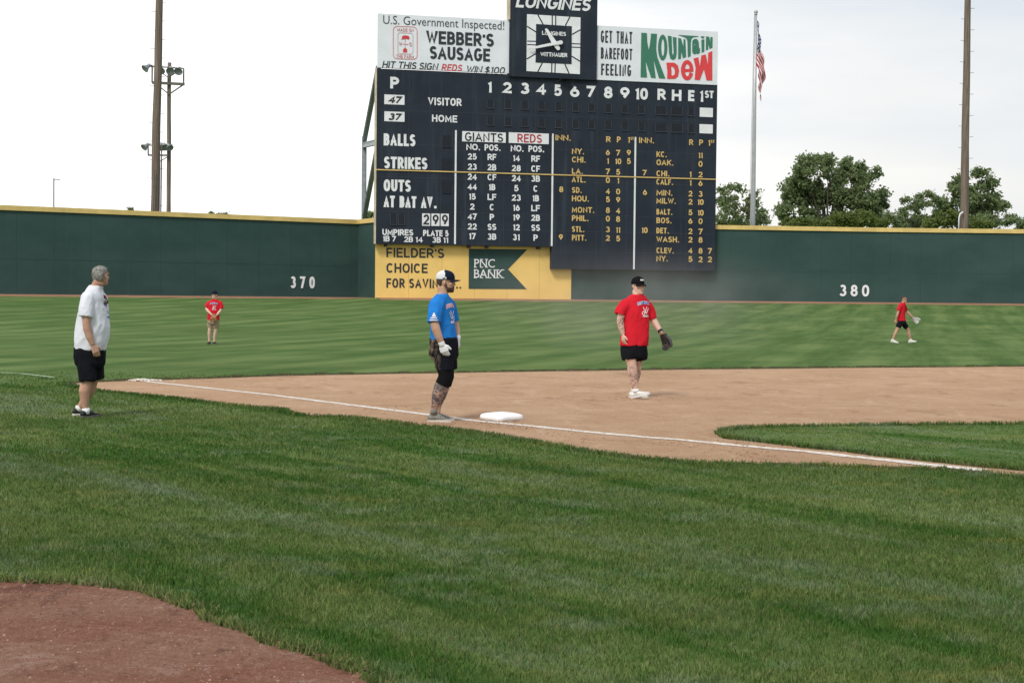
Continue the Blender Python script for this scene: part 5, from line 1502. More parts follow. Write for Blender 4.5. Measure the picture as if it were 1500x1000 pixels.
class Person:
    def __init__(s, label, foot, d_scale, sx, ref, yaw):
        """foot: ground point; sx: crop pixels per metre; ref: crop pixel that lies at foot; yaw: way the chest faces"""
        s.g = Vector(foot); s.sx = sx; s.ref = ref; VIEW[0] = atan2(-s.g.x, s.g.y); yaw += VIEW[0]; s.yaw = yaw
        s.f = rz(yaw); s.l = Vector((-s.f.y, s.f.x, 0))
        s.root = empty('person', s.g, label, 'person')
        s.body = MB()
    def L(s, cx, cy, dep=0.0):
        k = 1 + dep / s.g.y; z = (s.ref[1] - cy) / s.sx
        return s.g + Vector(((cx - s.ref[0]) / s.sx * k + dep * s.g.x / s.g.y, dep, EYE.z + (z - EYE.z) * k))
    def trunk(s, mb, rows, k=1.0, kd=None, open_end=False, up=0.0, n=32, dep=0.0):
        R = []; kd = k if kd is None else kd
        for cx, cy, hl, hd in rows:
            c = s.L(cx, cy, dep)
            R.append((c, hl * k, hd * kd))
        def mk(c, a, b): return [c + s.l * (a * math.copysign(abs(cos(2 * pi * j / n)) ** .85, cos(2 * pi * j / n))) + s.f * (b * math.copysign(abs(sin(2 * pi * j / n)) ** .95, sin(2 * pi * j / n))) for j in range(n)]
        out = [mk(*r) for r in R]
        if open_end:
            c, a, b = R[-1]; out += [mk(c, a * .9, b * .9), mk(c + Vector((0, 0, .04)), a * .87, b * .87)]
        mb.rings(out)
    def limb(s, mb, pts, rad, n=16, ref=None, **k):
        mb.tube([s.L(*p) for p in pts], rad, n, ref=ref or s.l, **k)
    def finish_body(s, m, voxel=.0065, tattoos=()):
        me = remeshed(s.body, voxel, 3)
        P = coords(me); t = np.zeros(len(P))
        for a, b, r in tattoos: t = np.maximum(t, seg_mask(P + RNG.normal(size=P.shape) * .012, s.L(*a), s.L(*b), r, r + .02))
        set_attr(me, 'tattoo', t)
        me.transform(Matrix.Translation(-s.g))
        s.body_o = link('body', me, m, s.root); return s.body_o
    def cloth(s, name, mb, m, voxel=.009, amp=.006, fold=(.3, 0, 1), seed=0.0, dust=None, smooth=10, freq=9.0, parent=None):
        me = remeshed(mb, voxel, smooth)
        ruffle(me, amp * 1.9, fold, freq * .72, seed)
        if dust is not None: set_attr(me, 'dust', dust(coords(me)))
        me.transform(Matrix.Translation(-s.g))
        return link(name, me, m, parent or s.root)
    def part(s, name, mb, m, parent=None, smooth=True):
        return mb.build(name, m, parent or s.root, smooth=smooth)
    def printed(s, cloth_o, name, mat_, polys, origin, right, out_dir, lift=.004, sub=.012):
        """flat marks laid on the cloth: polys are lists of (x,y) in metres about origin"""
        bvh = BVHTree.FromObject(cloth_o, bpy.context.evaluated_depsgraph_get()) if False else BVHTree.FromPolygons([v.co.copy() for v in cloth_o.data.vertices], [tuple(p.vertices) for p in cloth_o.data.polygons])
        o = Vector(origin) - s.g; r = Vector(right).normalized(); d = Vector(out_dir).normalized(); up = Vector((0, 0, 1))
        m = MB(); bmx = bmesh.new()
        for pl in polys:
            vs = [bmx.verts.new((x, y, 0)) for x, y in pl]
            try: bmx.faces.new(vs)
            except ValueError: pass
        for _ in range(2):
            es = [e for e in bmx.edges if e.calc_length() > sub]
            if es: bmesh.ops.subdivide_edges(bmx, edges=es, cuts=2, use_grid_fill=True)
        bmesh.ops.triangulate(bmx, faces=bmx.faces[:])
        bmx.verts.index_update(); vs = []; ok = []
        for v in bmx.verts:
            p = o + r * v.co.x + up * v.co.y
            hit = bvh.ray_cast(p + d * .5, -d)
            vs.append((hit[0] + hit[1] * lift) if hit[0] is not None else p); ok.append(hit[0] is not None)
        fs = [tuple(v.index for v in f.verts) for f in bmx.faces if all(ok[v.index] for v in f.verts)]
        bmx.free()
        if not fs: return
        m.add([v + s.g for v in vs], fs)
        return m.build(name, mat_, cloth_o, smooth=True)
def eyes_and_mouth(p, h, brow=M_hair_dark, lids=True):
    for sg in (-1, 1):
        m = MB(); m.ball(h.P(.0835, sg * .031, .1235), .006 * h.k, .0115 * h.k, .0055 * h.k, 10, 6, h.M @ Matrix.Rotation(sg * .28, 3, 'Z')); p.part('eye', m, M_eye)
        m = MB(); m.tube([h.P(.094, sg * .014, .143), h.P(.0935, sg * .034, .147), h.P(.080, sg * .052, .142)], [.0042 * h.k, .0048 * h.k, .0028 * h.k], 8); p.part('eyebrow', m, brow)
    m = MB(); m.tube([h.P(.094, -.022, .050), h.P(.1035, 0, .051), h.P(.094, .022, .050)], [.003, .0065, .003], 8, flat=None); m.tube([h.P(.093, -.018, .043), h.P(.1025, 0, .042), h.P(.093, .018, .043)], [.003, .0065, .003], 8); p.part('lips', m, M_lip)
def ball_cap(p, h, m_front, m_back, m_brim, split=None, logo=None, brim_len=.072, tip=-.006):
    """six panel cap with a curved brim; the front panels are a sub-part when they differ"""
    R = []
    for i in range(11):
        t = (i / 10.0) ** .8 * .995
        f = (1 - t ** 2.7) ** .52
        R.append(h.ring(.147 + .116 * t, -.120 * f - .004 * t, .112 * f + .004 * t, .0895 * f, 40))
    m = MB(); m.rings(R); whole = m
    n = 40
    def is_front(f):
        c = sum((Vector(whole.v[i]) for i in f), Vector()) / len(f)
        q = h.M.transposed() @ (c - h.o) / h.k
        return q.x > (.018 if split is None else split) + (q.z - .15) * -.25
    if m_front is m_back:
        cap = m.build('cap', m_back, p.root, smooth=True)
    else:
        mbk, mfr = MB(), MB()
        mbk.v = list(whole.v); mbk.f = [f for f in whole.f if not is_front(f)]
        mfr.v = list(whole.v); mfr.f = [f for f in whole.f if is_front(f)]
        cap = mbk.build('cap', m_back, p.root, smooth=True); mfr.build('front_panel', m_front, cap, smooth=True)
    m = MB(); V = []; NJ, NI = 17, 6
    for sgn in (0, 1):
        for i in range(NI):
            t = i / (NI - 1)
            for j in range(NJ):
                a = (j / (NJ - 1) - .5) * 2 * radians(62)
                xb, xf, w = head_rows(.150); r0x, r0y = (xf + .010), w + .008
                x0, y0 = r0x * cos(a) * .98 + .0, r0y * sin(a) * 1.02
                ext = brim_len * (1 - abs(j / (NJ - 1) - .5) ** 2.4 * 4.4 * .62) * t
                x, y = x0 + ext * (.55 + .45 * cos(a)), y0 * (1 + .08 * t)
                z = .152 - .020 * (y / .07) ** 2 * t + tip * t - .004 * sgn - .004 * t * t
                V.append(h.P(x, y, z))
    Fq = []
    N0 = NI * NJ
    for i in range(NI - 1):
        for j in range(NJ - 1):
            a = i * NJ + j; Fq.append((a, a + NJ, a + NJ + 1, a + 1)); Fq.append((N0 + a, N0 + a + 1, N0 + a + NJ + 1, N0 + a + NJ))
    for j in range(NJ - 1):
        a = (NI - 1) * NJ + j; Fq.append((a, N0 + a, N0 + a + 1, a + 1))
    m.add(V, Fq); m.build('brim', m_brim, cap, smooth=True)
    m = MB(); m.ball(h.P(-.004, 0, .2625), .007, .007, .004, 8, 5, h.M); m.build('button', m_brim, cap)
    if logo:
        m = MB(); xb, xf, w = head_rows(.19); 
        for y0, y1, z0, z1 in logo:
            pts = []
            for q in range(7):
                y = y0 + (y1 - y0) * q / 6
                pts.append(y)
            for a, b in zip(pts, pts[1:]):
                def S(y, z):
                    x_b, x_f, ww = head_rows(min(z - .004, .23)); t_ = max(0, (z - .147) / .116); f_ = (1 - t_ ** 2.7) ** .52; cx, lx, wy = -.004 * f_, .116 * f_ + .004, .0895 * f_
                    return h.P(cx + lx * sqrt(max(0, 1 - (y / wy) ** 2)) + .005, y, z)
                m.add([S(a, z0), S(b, z0), S(b, z1), S(a, z1)], [(0, 1, 2, 3)])
        m.build('cap_emblem', M_print_w, cap)
    return cap
def mitt(label, c, d, face, thumb, m, k=1.0):
    """fielder's glove: padded palm, four finger stalls, thumb stall, laced web and wrist strap"""
    c, d, nrm = Vector(c), Vector(d).normalized(), Vector(face)
    nrm = (nrm - d * nrm.dot(d)).normalized(); s = Vector(thumb); s = (s - d * s.dot(d) - nrm * s.dot(nrm)).normalized()
    root = empty('baseball_glove', c, label, 'baseball glove')
    mb = MB()
    R = []
    for L, a, b, o in ((-.12, .045, .030, .0), (-.09, .065, .036, -.004), (-.04, .085, .040, -.012), (.01, .092, .036, -.018), (.05, .088, .028, -.012), (.07, .07, .016, -.008)):
        R.append([c + d * L * k + nrm * o * k + s * (cos(2 * pi * j / 18) * a * k) + nrm * (sin(2 * pi * j / 18) * b * k) for j in range(18)])
    mb.rings(R)
    for off, L, r in ((.042, .125, .021), (.008, .135, .0215), (-.026, .128, .021), (-.058, .112, .022)):
        p0 = c + d * .03 * k + s * off * k - nrm * .01 * k
        mb.tube([p0, p0 + d * L * .55 * k + s * off * .12 * k + nrm * .012 * k, p0 + d * L * .85 * k + nrm * .035 * k, p0 + d * L * k + nrm * .052 * k], [r * k, r * .98 * k, r * .9 * k, r * .6 * k], 10, ref=s)
    p0 = c - d * .03 * k + s * .075 * k
    mb.tube([p0, p0 + (d * .8 + s * .45) * .08 * k, p0 + (d * .95 + s * .42) * .14 * k + nrm * .02 * k, p0 + (d * 1.05 + s * .34) * .165 * k + nrm * .045 * k], [.028 * k, .026 * k, .023 * k, .015 * k], 10, ref=s)
    me = remeshed(mb, .006 * k, 2); me.transform(Matrix.Translation(-c)); link('glove_body', me, m, root)
    m2 = MB()
    a0, a1 = c + d * .02 * k + s * .07 * k, c + d * .145 * k + s * .055 * k + nrm * .02 * k
    b0, b1 = c + d * .045 * k + s * .105 * k, c + d * .125 * k + s * .125 * k + nrm * .02 * k
    for i in range(5):
        t = i / 4; m2.bar(a0.lerp(a1, t), b0.lerp(b1, t), .012 * k, .006 * k)
    m2.bar(a0.lerp(b0, .5), a1.lerp(b1, .5), .018 * k, .006 * k); m2.build('web', m, root)
    m2 = MB()
    for off in (.025, -.009, -.042): m2.bar(c + d * .085 * k + s * (off - .01) * k + nrm * .022 * k, c + d * .085 * k + s * (off + .01) * k + nrm * .022 * k, .006 * k)
    m2.tube([c - d * .10 * k + s * (cos(a) * .066 * k) + nrm * (sin(a) * .042 * k) for a in [2 * pi * j / 16 for j in range(17)]], [.008 * k] * 17, 6, cap=False)
    m2.build('lacing', M_lace, root)
    return root
def collar(p, cx, cy, hl, hd, m, parent, r=.008, tilt=.10):
    mb = MB(); c = p.L(cx, cy); pts = []
    for j in range(25):
        a = 2 * pi * j / 24; y, x = cos(a) * hl, sin(a) * hd
        pts.append(c + p.l * y + p.f * x + Vector((0, 0, -x * .16 - .004)))
    mb.tube(pts, [r] * 25, 8, ref=(0, 0, 1), cap=False); mb.build('collar', m, parent, smooth=True)
def bars(lst): return [[(x0, y0), (x1, y0), (x1, y1), (x0, y1)] for x0, y0, x1, y1 in lst]
def stroke_poly(x0, y0, x1, y1, w):
    L = sqrt((x1 - x0) ** 2 + (y1 - y0) ** 2); nx, ny = -(y1 - y0) / L * w / 2, (x1 - x0) / L * w / 2
    return [(x0 - nx, y0 - ny), (x1 - nx, y1 - ny), (x1 + nx, y1 + ny), (x0 + nx, y0 + ny)]
def ring_polys(cx, cy, rx, ry, w, n=14):
    return [[(cx + rx * cos(a0), cy + ry * sin(a0)), (cx + rx * cos(a1), cy + ry * sin(a1)), (cx + (rx - w) * cos(a1), cy + (ry - w) * sin(a1)), (cx + (rx - w) * cos(a0), cy + (ry - w) * sin(a0))] for a0, a1 in [(2 * pi * i / n, 2 * pi * (i + 1) / n) for i in range(n)]]
def shirt_mark(p, cloth_o, origin, right, out, m_top, m_line, m_low, k=1.0, seed=1):
    """worn team print: an arched row of letter-sized marks, a crossed emblem and a short caption bar"""
    rg = random.Random(seed); top, line = [], []
    x = -.115
    while x < .115:
        w = rg.uniform(.018, .026); y = .085 - 1.6 * x * x + .02
        line += bars([((x - .003) * k, (y - .003) * k, (x + w + .003) * k, (y + .047) * k)])
        top += bars([(x * k, y * k, (x + .007) * k, (y + .044) * k), ((x + w - .007) * k, y * k, (x + w) * k, (y + .044) * k)])
        top += bars([(x * k, (y + rg.choice((0, .018, .037))) * k, (x + w) * k, (y + rg.choice((.007, .025, .044))) * k)])
        x += w + .007
    p.printed(cloth_o, 'shirt_print', m_line, line, origin, right, out, .0025)
    p.printed(cloth_o, 'shirt_print', m_top, top, origin, right, out, .0045)
    low = [stroke_poly(.0 * k, -.05 * k, .055 * k, .06 * k, .010), stroke_poly(.035 * k, -.05 * k, -.02 * k, .055 * k, .010), stroke_poly(.035 * k, -.05 * k, .085 * k, .04 * k, .009)]
    low += ring_polys(-.02 * k, -.04 * k, .026 * k, .03 * k, .009)
    low += bars([(-.035 * k, -.098 * k, .085 * k, -.083 * k), (-.02 * k, -.078 * k, .07 * k, -.07 * k)])
    p.printed(cloth_o, 'shirt_print', m_low, low, origin, right, out, .0045)

SKIN = (.50, .295, .205)
M_skin_a = skin_mat('skin_tanned', (.46, .265, .185)); M_skin_b = skin_mat('skin_fair', (.53, .325, .235)); M_skin_d = skin_mat('skin_inked', (.47, .285, .20), (.40, .52), .9); M_skin_c = skin_mat('skin_light', (.58, .385, .30))
D = radians

# ------------------------------------------------------------------ older man in the white shirt
g = on_ground(121.3, 611.0)
p = Person('grey haired man in white t-shirt and black shorts standing on the grass', g, 1, 480, (165, 945), D(-20))
wt = [(243, 178, .078, .076), (233, 200, .122, .095), (229, 226, .172, .115), (228, 256, .196, .135), (228, 300, .195, .150), (226, 360, .195, .178), (222, 420, .196, .196), (216, 480, .196, .195), (207, 552, .19, .178)]
h = Head(p.L(272, 176), D(50), D(2), 0, .99)
B = p.body
build_head(B, h, 1.12)
B.tube([p.L(240, 215), p.L(248, 175), h.P(-.03, 0, .06)], [.075, .066, .064], 16)
p.trunk(B, wt, .82, .86); p.trunk(B, [(205, 540, .17, .15), (206, 590, .155, .14), (206, 610, .11, .10)], 1)
p.limb(B, [(200, 258, -.16), (190, 305, -.215), (186, 400, -.235), (190, 430, -.235), (205, 480, -.225), (222, 522, -.21)], [.050, .057, .047, .049, .042, .029])
p.limb(B, [(258, 258, .16), (272, 315, .23), (278, 410, .24), (282, 470, .15), (270, 510, .05)], [.050, .056, .047, .044, .030])
hand_shape(B, p.L(222, 522, -.21), (.45, .05, -1), (-.5, .8, 0), (1, .2, 0), 1.05, .55)
hand_shape(B, p.L(270, 510, .05), (.2, -.3, -1), (-.9, 0, 0), (0, -1, 0), 1.0, .5)
p.limb(B, [(190, 580, -.09), (188, 660, -.095), (185, 735, -.10), (174, 790, -.105), (176, 850, -.095), (182, 905, -.085), (184, 925, -.08)], [.070, .072, .060, .067, .050, .036, .034])
p.limb(B, [(226, 580, .09), (228, 660, .10), (224, 735, .12), (206, 790, .15), (172, 850, .19), (145, 893, .21), (142, 908, .21)], [.070, .072, .060, .064, .048, .036, .034])
p.finish_body(M_skin_a)
sh = MB(); p.trunk(sh, wt, 1.0, open_end=True)
p.limb(sh, [(212, 236, -.09), (194, 258, -.17), (185, 312, -.212), (181, 362, -.228)], [.085, .088, .084, .083], open_end=True)
p.limb(sh, [(250, 236, .09), (266, 258, .17), (274, 320, .225), (278, 365, .24)], [.085, .086, .082, .08], open_end=True)
M_wshirt = cloth_mat('white_cotton', (.63, .645, .70), var=.04)
so = p.cloth('t_shirt', sh, M_wshirt, amp=.007, fold=(.5, 0, .8), seed=2)
collar(p, 246, 182, .074, .070, M_wshirt, so)
st_ = MB(); p.trunk(st_, [(205, 535, .19, .172), (206, 580, .195, .178), (208, 630, .185, .172), (210, 655, .15, .14)], 1)
p.limb(st_, [(188, 590, -.085), (187, 660, -.09), (190, 736, -.095)], [(.102, .118), (.104, .112), (.100, .102)], open_end=True)
p.limb(st_, [(228, 590, .085), (238, 660, .09), (246, 726, .10)], [(.102, .112), (.100, .104), (.098, .096)], open_end=True)
M_bshort = cloth_mat('black_shorts', (.0085, .009, .012), var=.15)
p.cloth('shorts', st_, M_bshort, amp=.009, fold=(.1, 0, 1), seed=5, freq=8)
hr = MB()     # short grey hair: nape, sides and crown
hr.rings([h.ring(z, xb, xf, w, 28, gr) for z, xb, xf, w, gr in ((.070, -.074, -.028, .058, .006), (.10, -.094, -.018, .067, .005), (.125, -.103, -.012, .0715, .005), (.15, -.107, .022, .075, .006), (.172, -.107, .074, .076, .007), (.195, -.100, .078, .071, .008), (.213, -.080, .060, .060, .009), (.230, -.045, .022, .035, .009), (.237, -.02, .0, .015, .005))])
me = remeshed(hr, .005, 1); ruffle(me, .006, (1, 0, -.6), 40, 3)
hm = MB(); hm.v = [tuple(v.co) for v in me.vertices]; hm.f = [tuple(q.vertices) for q in me.polygons]
rg = random.Random(4); nv = len(me.vertices)
for _ in range(2600):       # combed locks lying over the scalp
    v = me.vertices[rg.randrange(nv)]; nn = v.normal; w = -(h.M @ Vector((1, 0, 0))) + Vector((rg.gauss(0, .5), rg.gauss(0, .5), -.75 + rg.gauss(0, .35)))
    t = (w - nn * w.dot(nn)).normalized(); b_ = t.cross(nn) * .0018; c_ = v.co + nn * .001; L_ = rg.uniform(.014, .032)
    k = len(hm.v); hm.v += [tuple(c_ - b_), tuple(c_ + b_), tuple(c_ + t * L_ + nn * rg.uniform(.0, .007))]; hm.f.append((k, k + 1, k + 2))
hm.build('hair', M_hair_grey, p.root, smooth=True)
eyes_and_mouth(p, h, M_hair_grey)
shoe(p.root, p.L(184, 925, -.08), D(38), M_shoe_b, M_sole_d, .29); shoe(p.root, p.L(140, 908, .21), D(20), M_shoe_b, M_sole_w, .29)
for a, b2 in (((183, 890, -.082), (184, 925, -.08)), ((146, 878, .21), (142, 908, .21))):
    m = MB(); m.tube([p.L(*a), p.L(*b2)], [.046, .044], 14); p.part('sock', m, M_sock)
o_ = p.L(300, 262)
p.printed(so, 'shirt_print', M_print_r, bars([(-.10, .02, -.075, .06), (-.07, .02, -.045, .06), (-.04, .02, -.012, .058), (-.005, .018, .03, .055), (-.05, -.075, -.02, -.04), (-.015, -.06, .01, -.035)]), o_, p.l * -1, p.f, .004)
p.printed(so, 'shirt_print', M_print_b, bars([(-.045, -.16, -.01, -.135), (-.03, -.13, .02, -.12), (-.06, -.215, .02, -.195), (-.02, -.06, .05, -.04)]) + [stroke_poly(-.02, -.11, .03, -.05, .012)], o_, p.l * -1, p.f, .004)
# sunglasses hooked on the neckline
def front_of(cloth_o, z, side=0.0):
    P = coords(cloth_o.data); c = p.L(228, 243) - p.g
    k = (np.abs(P[:, 2] - z) < .018) & (np.abs((P - np.array(c)) @ np.array(p.l) - side) < .03)
    return p.g + Vector(P[k][np.argmax(P[k] @ np.array(p.f))])
zc = p.L(228, 236).z - p.g.z
cs = front_of(so, zc) + p.f * .012; cl_ = front_of(so, zc - .062) + p.f * .016
sgr = empty('sunglasses', cs, 'dark sunglasses hooked on the neckline of the white t-shirt', 'sunglasses')
m = MB()
for sg_ in (-1, 1): m.ball(cl_ + p.l * sg_ * .032, .026, .012, .021, 12, 8, Matrix.Rotation(p.yaw + pi / 2, 3, 'Z'))
m.build('lens', mat('amber_lens', (.05, .03, .012), .15, .2, spec=.7), sgr, smooth=True)
m = MB(); m.bar(cl_ + p.l * .058 + Vector((0, 0, .014)), cl_ - p.l * .058 + Vector((0, 0, .014)), .007)
m.tube([cl_ + p.l * .05 + Vector((0, 0, .012)), cs + p.l * .02, cs - p.f * .035 + Vector((0, 0, .04))], [.006] * 3, 6); m.build('frame', M_shoe_b, sgr)

# ------------------------------------------------------------------ bearded runner in the blue shirt
g = on_ground(640.0, 617.5)
p = Person('bearded man in blue t-shirt and white backed cap standing by the base', g, 1, 488, (200, 956), D(-30))
bt = [(226, 205, .075, .070), (223, 222, .118, .088), (221, 244, .172, .105), (220, 276, .2, .122), (223, 310, .2, .128), (228, 370, .190, .126), (231, 420, .190, .132), (235, 474, .196, .142)]
h = Head(p.L(243, 194), D(-4), D(-1), 0, 1.0)
B = p.body; build_head(B, h, 1.08)
B.tube([p.L(220, 240), p.L(229, 200), h.P(-.03, 0, .06)], [.078, .067, .064], 16)
p.trunk(B, bt, .83); p.trunk(B, [(236, 465, .165, .13), (236, 510, .16, .125), (238, 535, .11, .10)], 1)
p.limb(B, [(196, 280, -.165), (184, 322, -.215), (184, 385, -.245), (190, 412, -.25), (208, 460, -.245), (226, 498, -.235)], [.052, .060, .053, .054, .046, .032])
p.limb(B, [(252, 280, .165), (282, 322, .22), (300, 385, .215), (308, 415, .18), (318, 462, .12)], [.052, .058, .050, .050, .031])
hand_shape(B, p.L(226, 498, -.235), (.36, 0, -1), (.2, .9, 0), (1, .2, .2), 1.0, .55)
hand_shape(B, p.L(318, 462, .12), (.12, -.05, -1), (-.9, .2, 0), (.3, -1, .0), 1.0, .5)
p.limb(B, [(228, 540, -.09), (240, 620, -.10), (247, 692, -.10), (218, 750, -.10), (205, 795, -.095), (190, 850, -.08), (182, 885, -.07), (180, 915, -.07)], [.072, .080, .074, .078, .074, .050, .040, .040])
p.limb(B, [(240, 540, .09), (254, 620, .10), (262, 690, .11), (240, 750, .13), (224, 800, .15), (208, 850, .165), (204, 880, .17), (202, 905, .17)], [.072, .078, .068, .068, .064, .045, .038, .038])
p.finish_body(M_skin_d, tattoos=[((236, 725, -.10), (184, 872, -.07), .14), ((250, 725, .12), (204, 850, .165), .12)])
sh = MB(); p.trunk(sh, bt, 1.0, open_end=True)
p.limb(sh, [(206, 252, -.09), (188, 276, -.175), (180, 326, -.22), (180, 376, -.24)], [.085, .088, .083, .080], open_end=True)
p.limb(sh, [(240, 252, .09), (264, 276, .18), (284, 324, .22), (294, 368, .23)], [.083, .084, .078, .074], open_end=True)
M_blue = cloth_mat('blue_cotton', (.020, .185, .56), var=.08)
so = p.cloth('t_shirt', sh, M_blue, amp=.007, fold=(.5, 0, .8), seed=7)
collar(p, 229, 210, .072, .068, M_blue, so)
st_ = MB(); p.trunk(st_, [(236, 462, .186, .148), (236, 510, .192, .16), (238, 560, .185, .16), (240, 590, .15, .13)], 1)
p.limb(st_, [(226, 520, -.085), (236, 590, -.095), (248, 655, -.10)], [(.104, .122), (.106, .116), (.100, .096)], open_end=True)
p.limb(st_, [(246, 520, .085), (262, 590, .095), (272, 650, .10)], [(.102, .115), (.100, .106), (.096, .092)], open_end=True)
M_dshort = cloth_mat('dusty_black_shorts', (.0085, .0095, .014), (.24, .175, .12), var=.15)
lx = p.L(200, 0).x
def dust_short(P): return np.clip((p.L(228, 0).x - P[:, 0]) / .10, 0, 1) * np.clip((P[:, 2] - p.L(0, 665).z) / .05, 0, 1)
p.cloth('shorts', st_, M_dshort, amp=.009, fold=(.1, 0, 1), seed=9, freq=8, dust=dust_short)
M_sleeve = cloth_mat('leg_sleeve', (.008, .008, .009), (.24, .17, .11), var=.15)
for pts_, rad_, sd_ in (([(240, 612, -.10), (246, 670, -.10), (247, 692, -.10), (236, 722, -.10), (228, 740, -.10)], [.094, .086, .085, .086, .086], 3), ([(254, 612, .10), (262, 690, .11), (250, 725, .12), (246, 738, .125)], [.090, .078, .077, .077], 4)):
    sv = MB(); p.limb(sv, pts_, rad_, 18, open_end=True)
    p.cloth('knee_sleeve', sv, M_sleeve, voxel=.007, smooth=3, amp=.0025, seed=sd_, freq=14, dust=lambda P: P[:, 2] * 0)
M_bglove = cloth_mat('white_batting_glove', (.68, .68, .70), var=.08)
gl = MB(); hand_shape(gl, p.L(226, 498, -.235), (.36, 0, -1), (.2, .9, 0), (1, .2, .2), 1.06, .55, 1.22); gl.tube([p.L(220, 486, -.238), p.L(229, 508, -.233)], [.040, .038], 14)
me = remeshed(gl, .005, 2); me.transform(Matrix.Translation(-p.g)); link('batting_glove', me, M_bglove, p.root)
gl = MB(); hand_shape(gl, p.L(318, 462, .12), (.12, -.05, -1), (-.9, .2, 0), (.3, -1, .0), 1.06, .5, 1.22); gl.tube([p.L(316, 450, .13), p.L(319, 472, .118)], [.039, .037], 14)
me = remeshed(gl, .005, 2); me.transform(Matrix.Translation(-p.g)); link('batting_glove', me, M_bglove, p.root)
eyes_and_mouth(p, h)
bd = MB()      # cropped beard along jaw, chin and upper lip
bd.rings([h.ring(z, xb, xf, w, 28, .005) for z, xb, xf, w in ((-.006, .035, .086, .022), (.006, .0, .096, .040), (.028, .0, .100, .056), (.042, .010, .0985, .062), (.055, .010, .092, .064))])
for sg_ in (-1, 1): bd.tube([h.P(.015, sg_ * .0655, .05), h.P(.008, sg_ * .0715, .09), h.P(.004, sg_ * .0745, .12)], [.016, .012, .007], 10)
bd.tube([h.P(.080, -.034, .040), h.P(.093, -.026, .062), h.P(.1015, 0, .068), h.P(.093, .026, .062), h.P(.080, .034, .040)], [.006, .007, .008, .007, .006], 10)
me = remeshed(bd, .0045, 1); ruffle(me, .0025, (0, 0, 1), 60, 2); me.transform(Matrix.Translation(-p.g)); link('beard', me, M_beard, p.root)
hr = MB(); hr.rings([h.ring(z, xb, xf, w, 28, gr) for z, xb, xf, w, gr in ((.075, -.078, -.035, .060, .002), (.10, -.094, -.022, .068, .004), (.13, -.104, -.008, .0725, .004), (.16, -.107, .0, .0755, .003))])
me = remeshed(hr, .005, 1); me.transform(Matrix.Translation(-p.g)); link('hair', me, M_hair_dark, p.root)
cap = ball_cap(p, h, M_navy, M_mesh, M_navy, split=.012, logo=[(-.026, .026, .196, .207)], brim_len=.078, tip=-.002)
m = MB(); m.bar(h.P(-.030, -.0895, .158), h.P(.002, -.0905, .164), .014, .004, up=h.M @ Vector((0, 1, 0))); m.build('side_label', M_navy, cap)
for ank, yw, zz in ((p.L(182, 915, -.07), D(-6), 0), (p.L(204, 905, .17), D(-18), 0)): shoe(p.root, ank, yw, M_shoe_g, M_sole_t, .295)
for a, b2 in (((183, 880, -.07), (181, 912, -.07)),): 
    m = MB(); m.tube([p.L(*a), p.L(*b2)], [.043, .044], 14); p.part('sock', m, M_shoe_g)
shirt_mark(p, so, p.L(272, 330), (-p.l), p.f, M_print_p, M_print_w, M_print_w, .95, 3)
p.printed(so, 'sleeve_print', M_print_w, [[(-.045, -.02), (.03, -.02), (.03, -.008), (-.045, -.008)], [(-.03, .0), (.02, .0), (.0, .045), (-.012, .045)], [(-.055, -.045), (.04, -.045), (.04, -.033), (-.055, -.033)]], p.L(181, 340, -.3), (1, 0, 0), (0, -1, 0), .004)

# ------------------------------------------------------------------ infielder in the red shirt
g = on_ground(934.0, 583.5)
p = Person('heavy tattooed man in red t-shirt and black cap walking on the dirt', g, 1, 485, (270, 943), D(-62))
rt = [(262, 184, .082, .078), (257, 202, .132, .098), (251, 226, .19, .118), (248, 256, .217, .138), (250, 300, .206, .148), (250, 380, .202, .155), (245, 460, .21, .168), (239, 556, .217, .175)]
h = Head(p.L(263, 181), D(-56), D(1), 0, 1.03)
B = p.body; build_head(B, h, 1.16)
B.tube([p.L(258, 220), p.L(260, 180), h.P(-.025, 0, .06)], [.085, .076, .072], 16)
p.trunk(B, rt, .83); p.trunk(B, [(240, 545, .18, .15), (240, 590, .17, .14), (240, 615, .12, .11)], 1)
p.limb(B, [(182, 278, -.09), (147, 318, -.11), (135, 370, -.12), (138, 395, -.12), (148, 440, -.14), (156, 474, -.155)], [.054, .060, .053, .054, .046, .033])
p.limb(B, [(320, 282, .09), (358, 328, .11), (382, 375, .10), (400, 405, .07), (434, 456, .0)], [.054, .060, .053, .052, .034])
hand_shape(B, p.L(156, 474, -.155), (.10, -.1, -1), (.9, .5, 0), (.5, -1, 0), 1.08, .5)
hand_shape(B, p.L(434, 456, .0), (.55, -.15, -.9), (-.7, -.5, 0), (.3, -1, .3), 1.0, .4)
p.limb(B, [(205, 590, -.06), (214, 650, -.07), (226, 700, -.08), (230, 755, -.085), (242, 815, -.09), (252, 862, -.10), (256, 895, -.10)], [.080, .084, .072, .078, .058, .042, .040])
p.limb(B, [(275, 590, .06), (270, 650, .08), (262, 700, .10), (258, 755, .13), (250, 815, .15), (244, 866, .15), (243, 896, .15)], [.080, .084, .070, .074, .056, .041, .040])
p.finish_body(M_skin_c, tattoos=[((137, 318, -.11), (150, 462, -.145), .10), ((224, 705, -.08), (238, 838, -.055), .12), ((244, 830, -.09), (254, 876, -.10), .06), ((262, 640, .09), (262, 700, .10), .10), ((262, 720, .11), (263, 800, .10), .08)])
sh = MB(); p.trunk(sh, rt, 1.0, open_end=True)
p.limb(sh, [(208, 244, -.05), (168, 268, -.09), (142, 304, -.11), (131, 334, -.12)], [.088, .092, .085, .080], open_end=True)
p.limb(sh, [(294, 246, .05), (330, 272, .09), (356, 318, .11), (369, 362, .11)], [.088, .090, .084, .078], open_end=True)
M_redc = cloth_mat('red_cotton', (.54, .017, .030), var=.08)
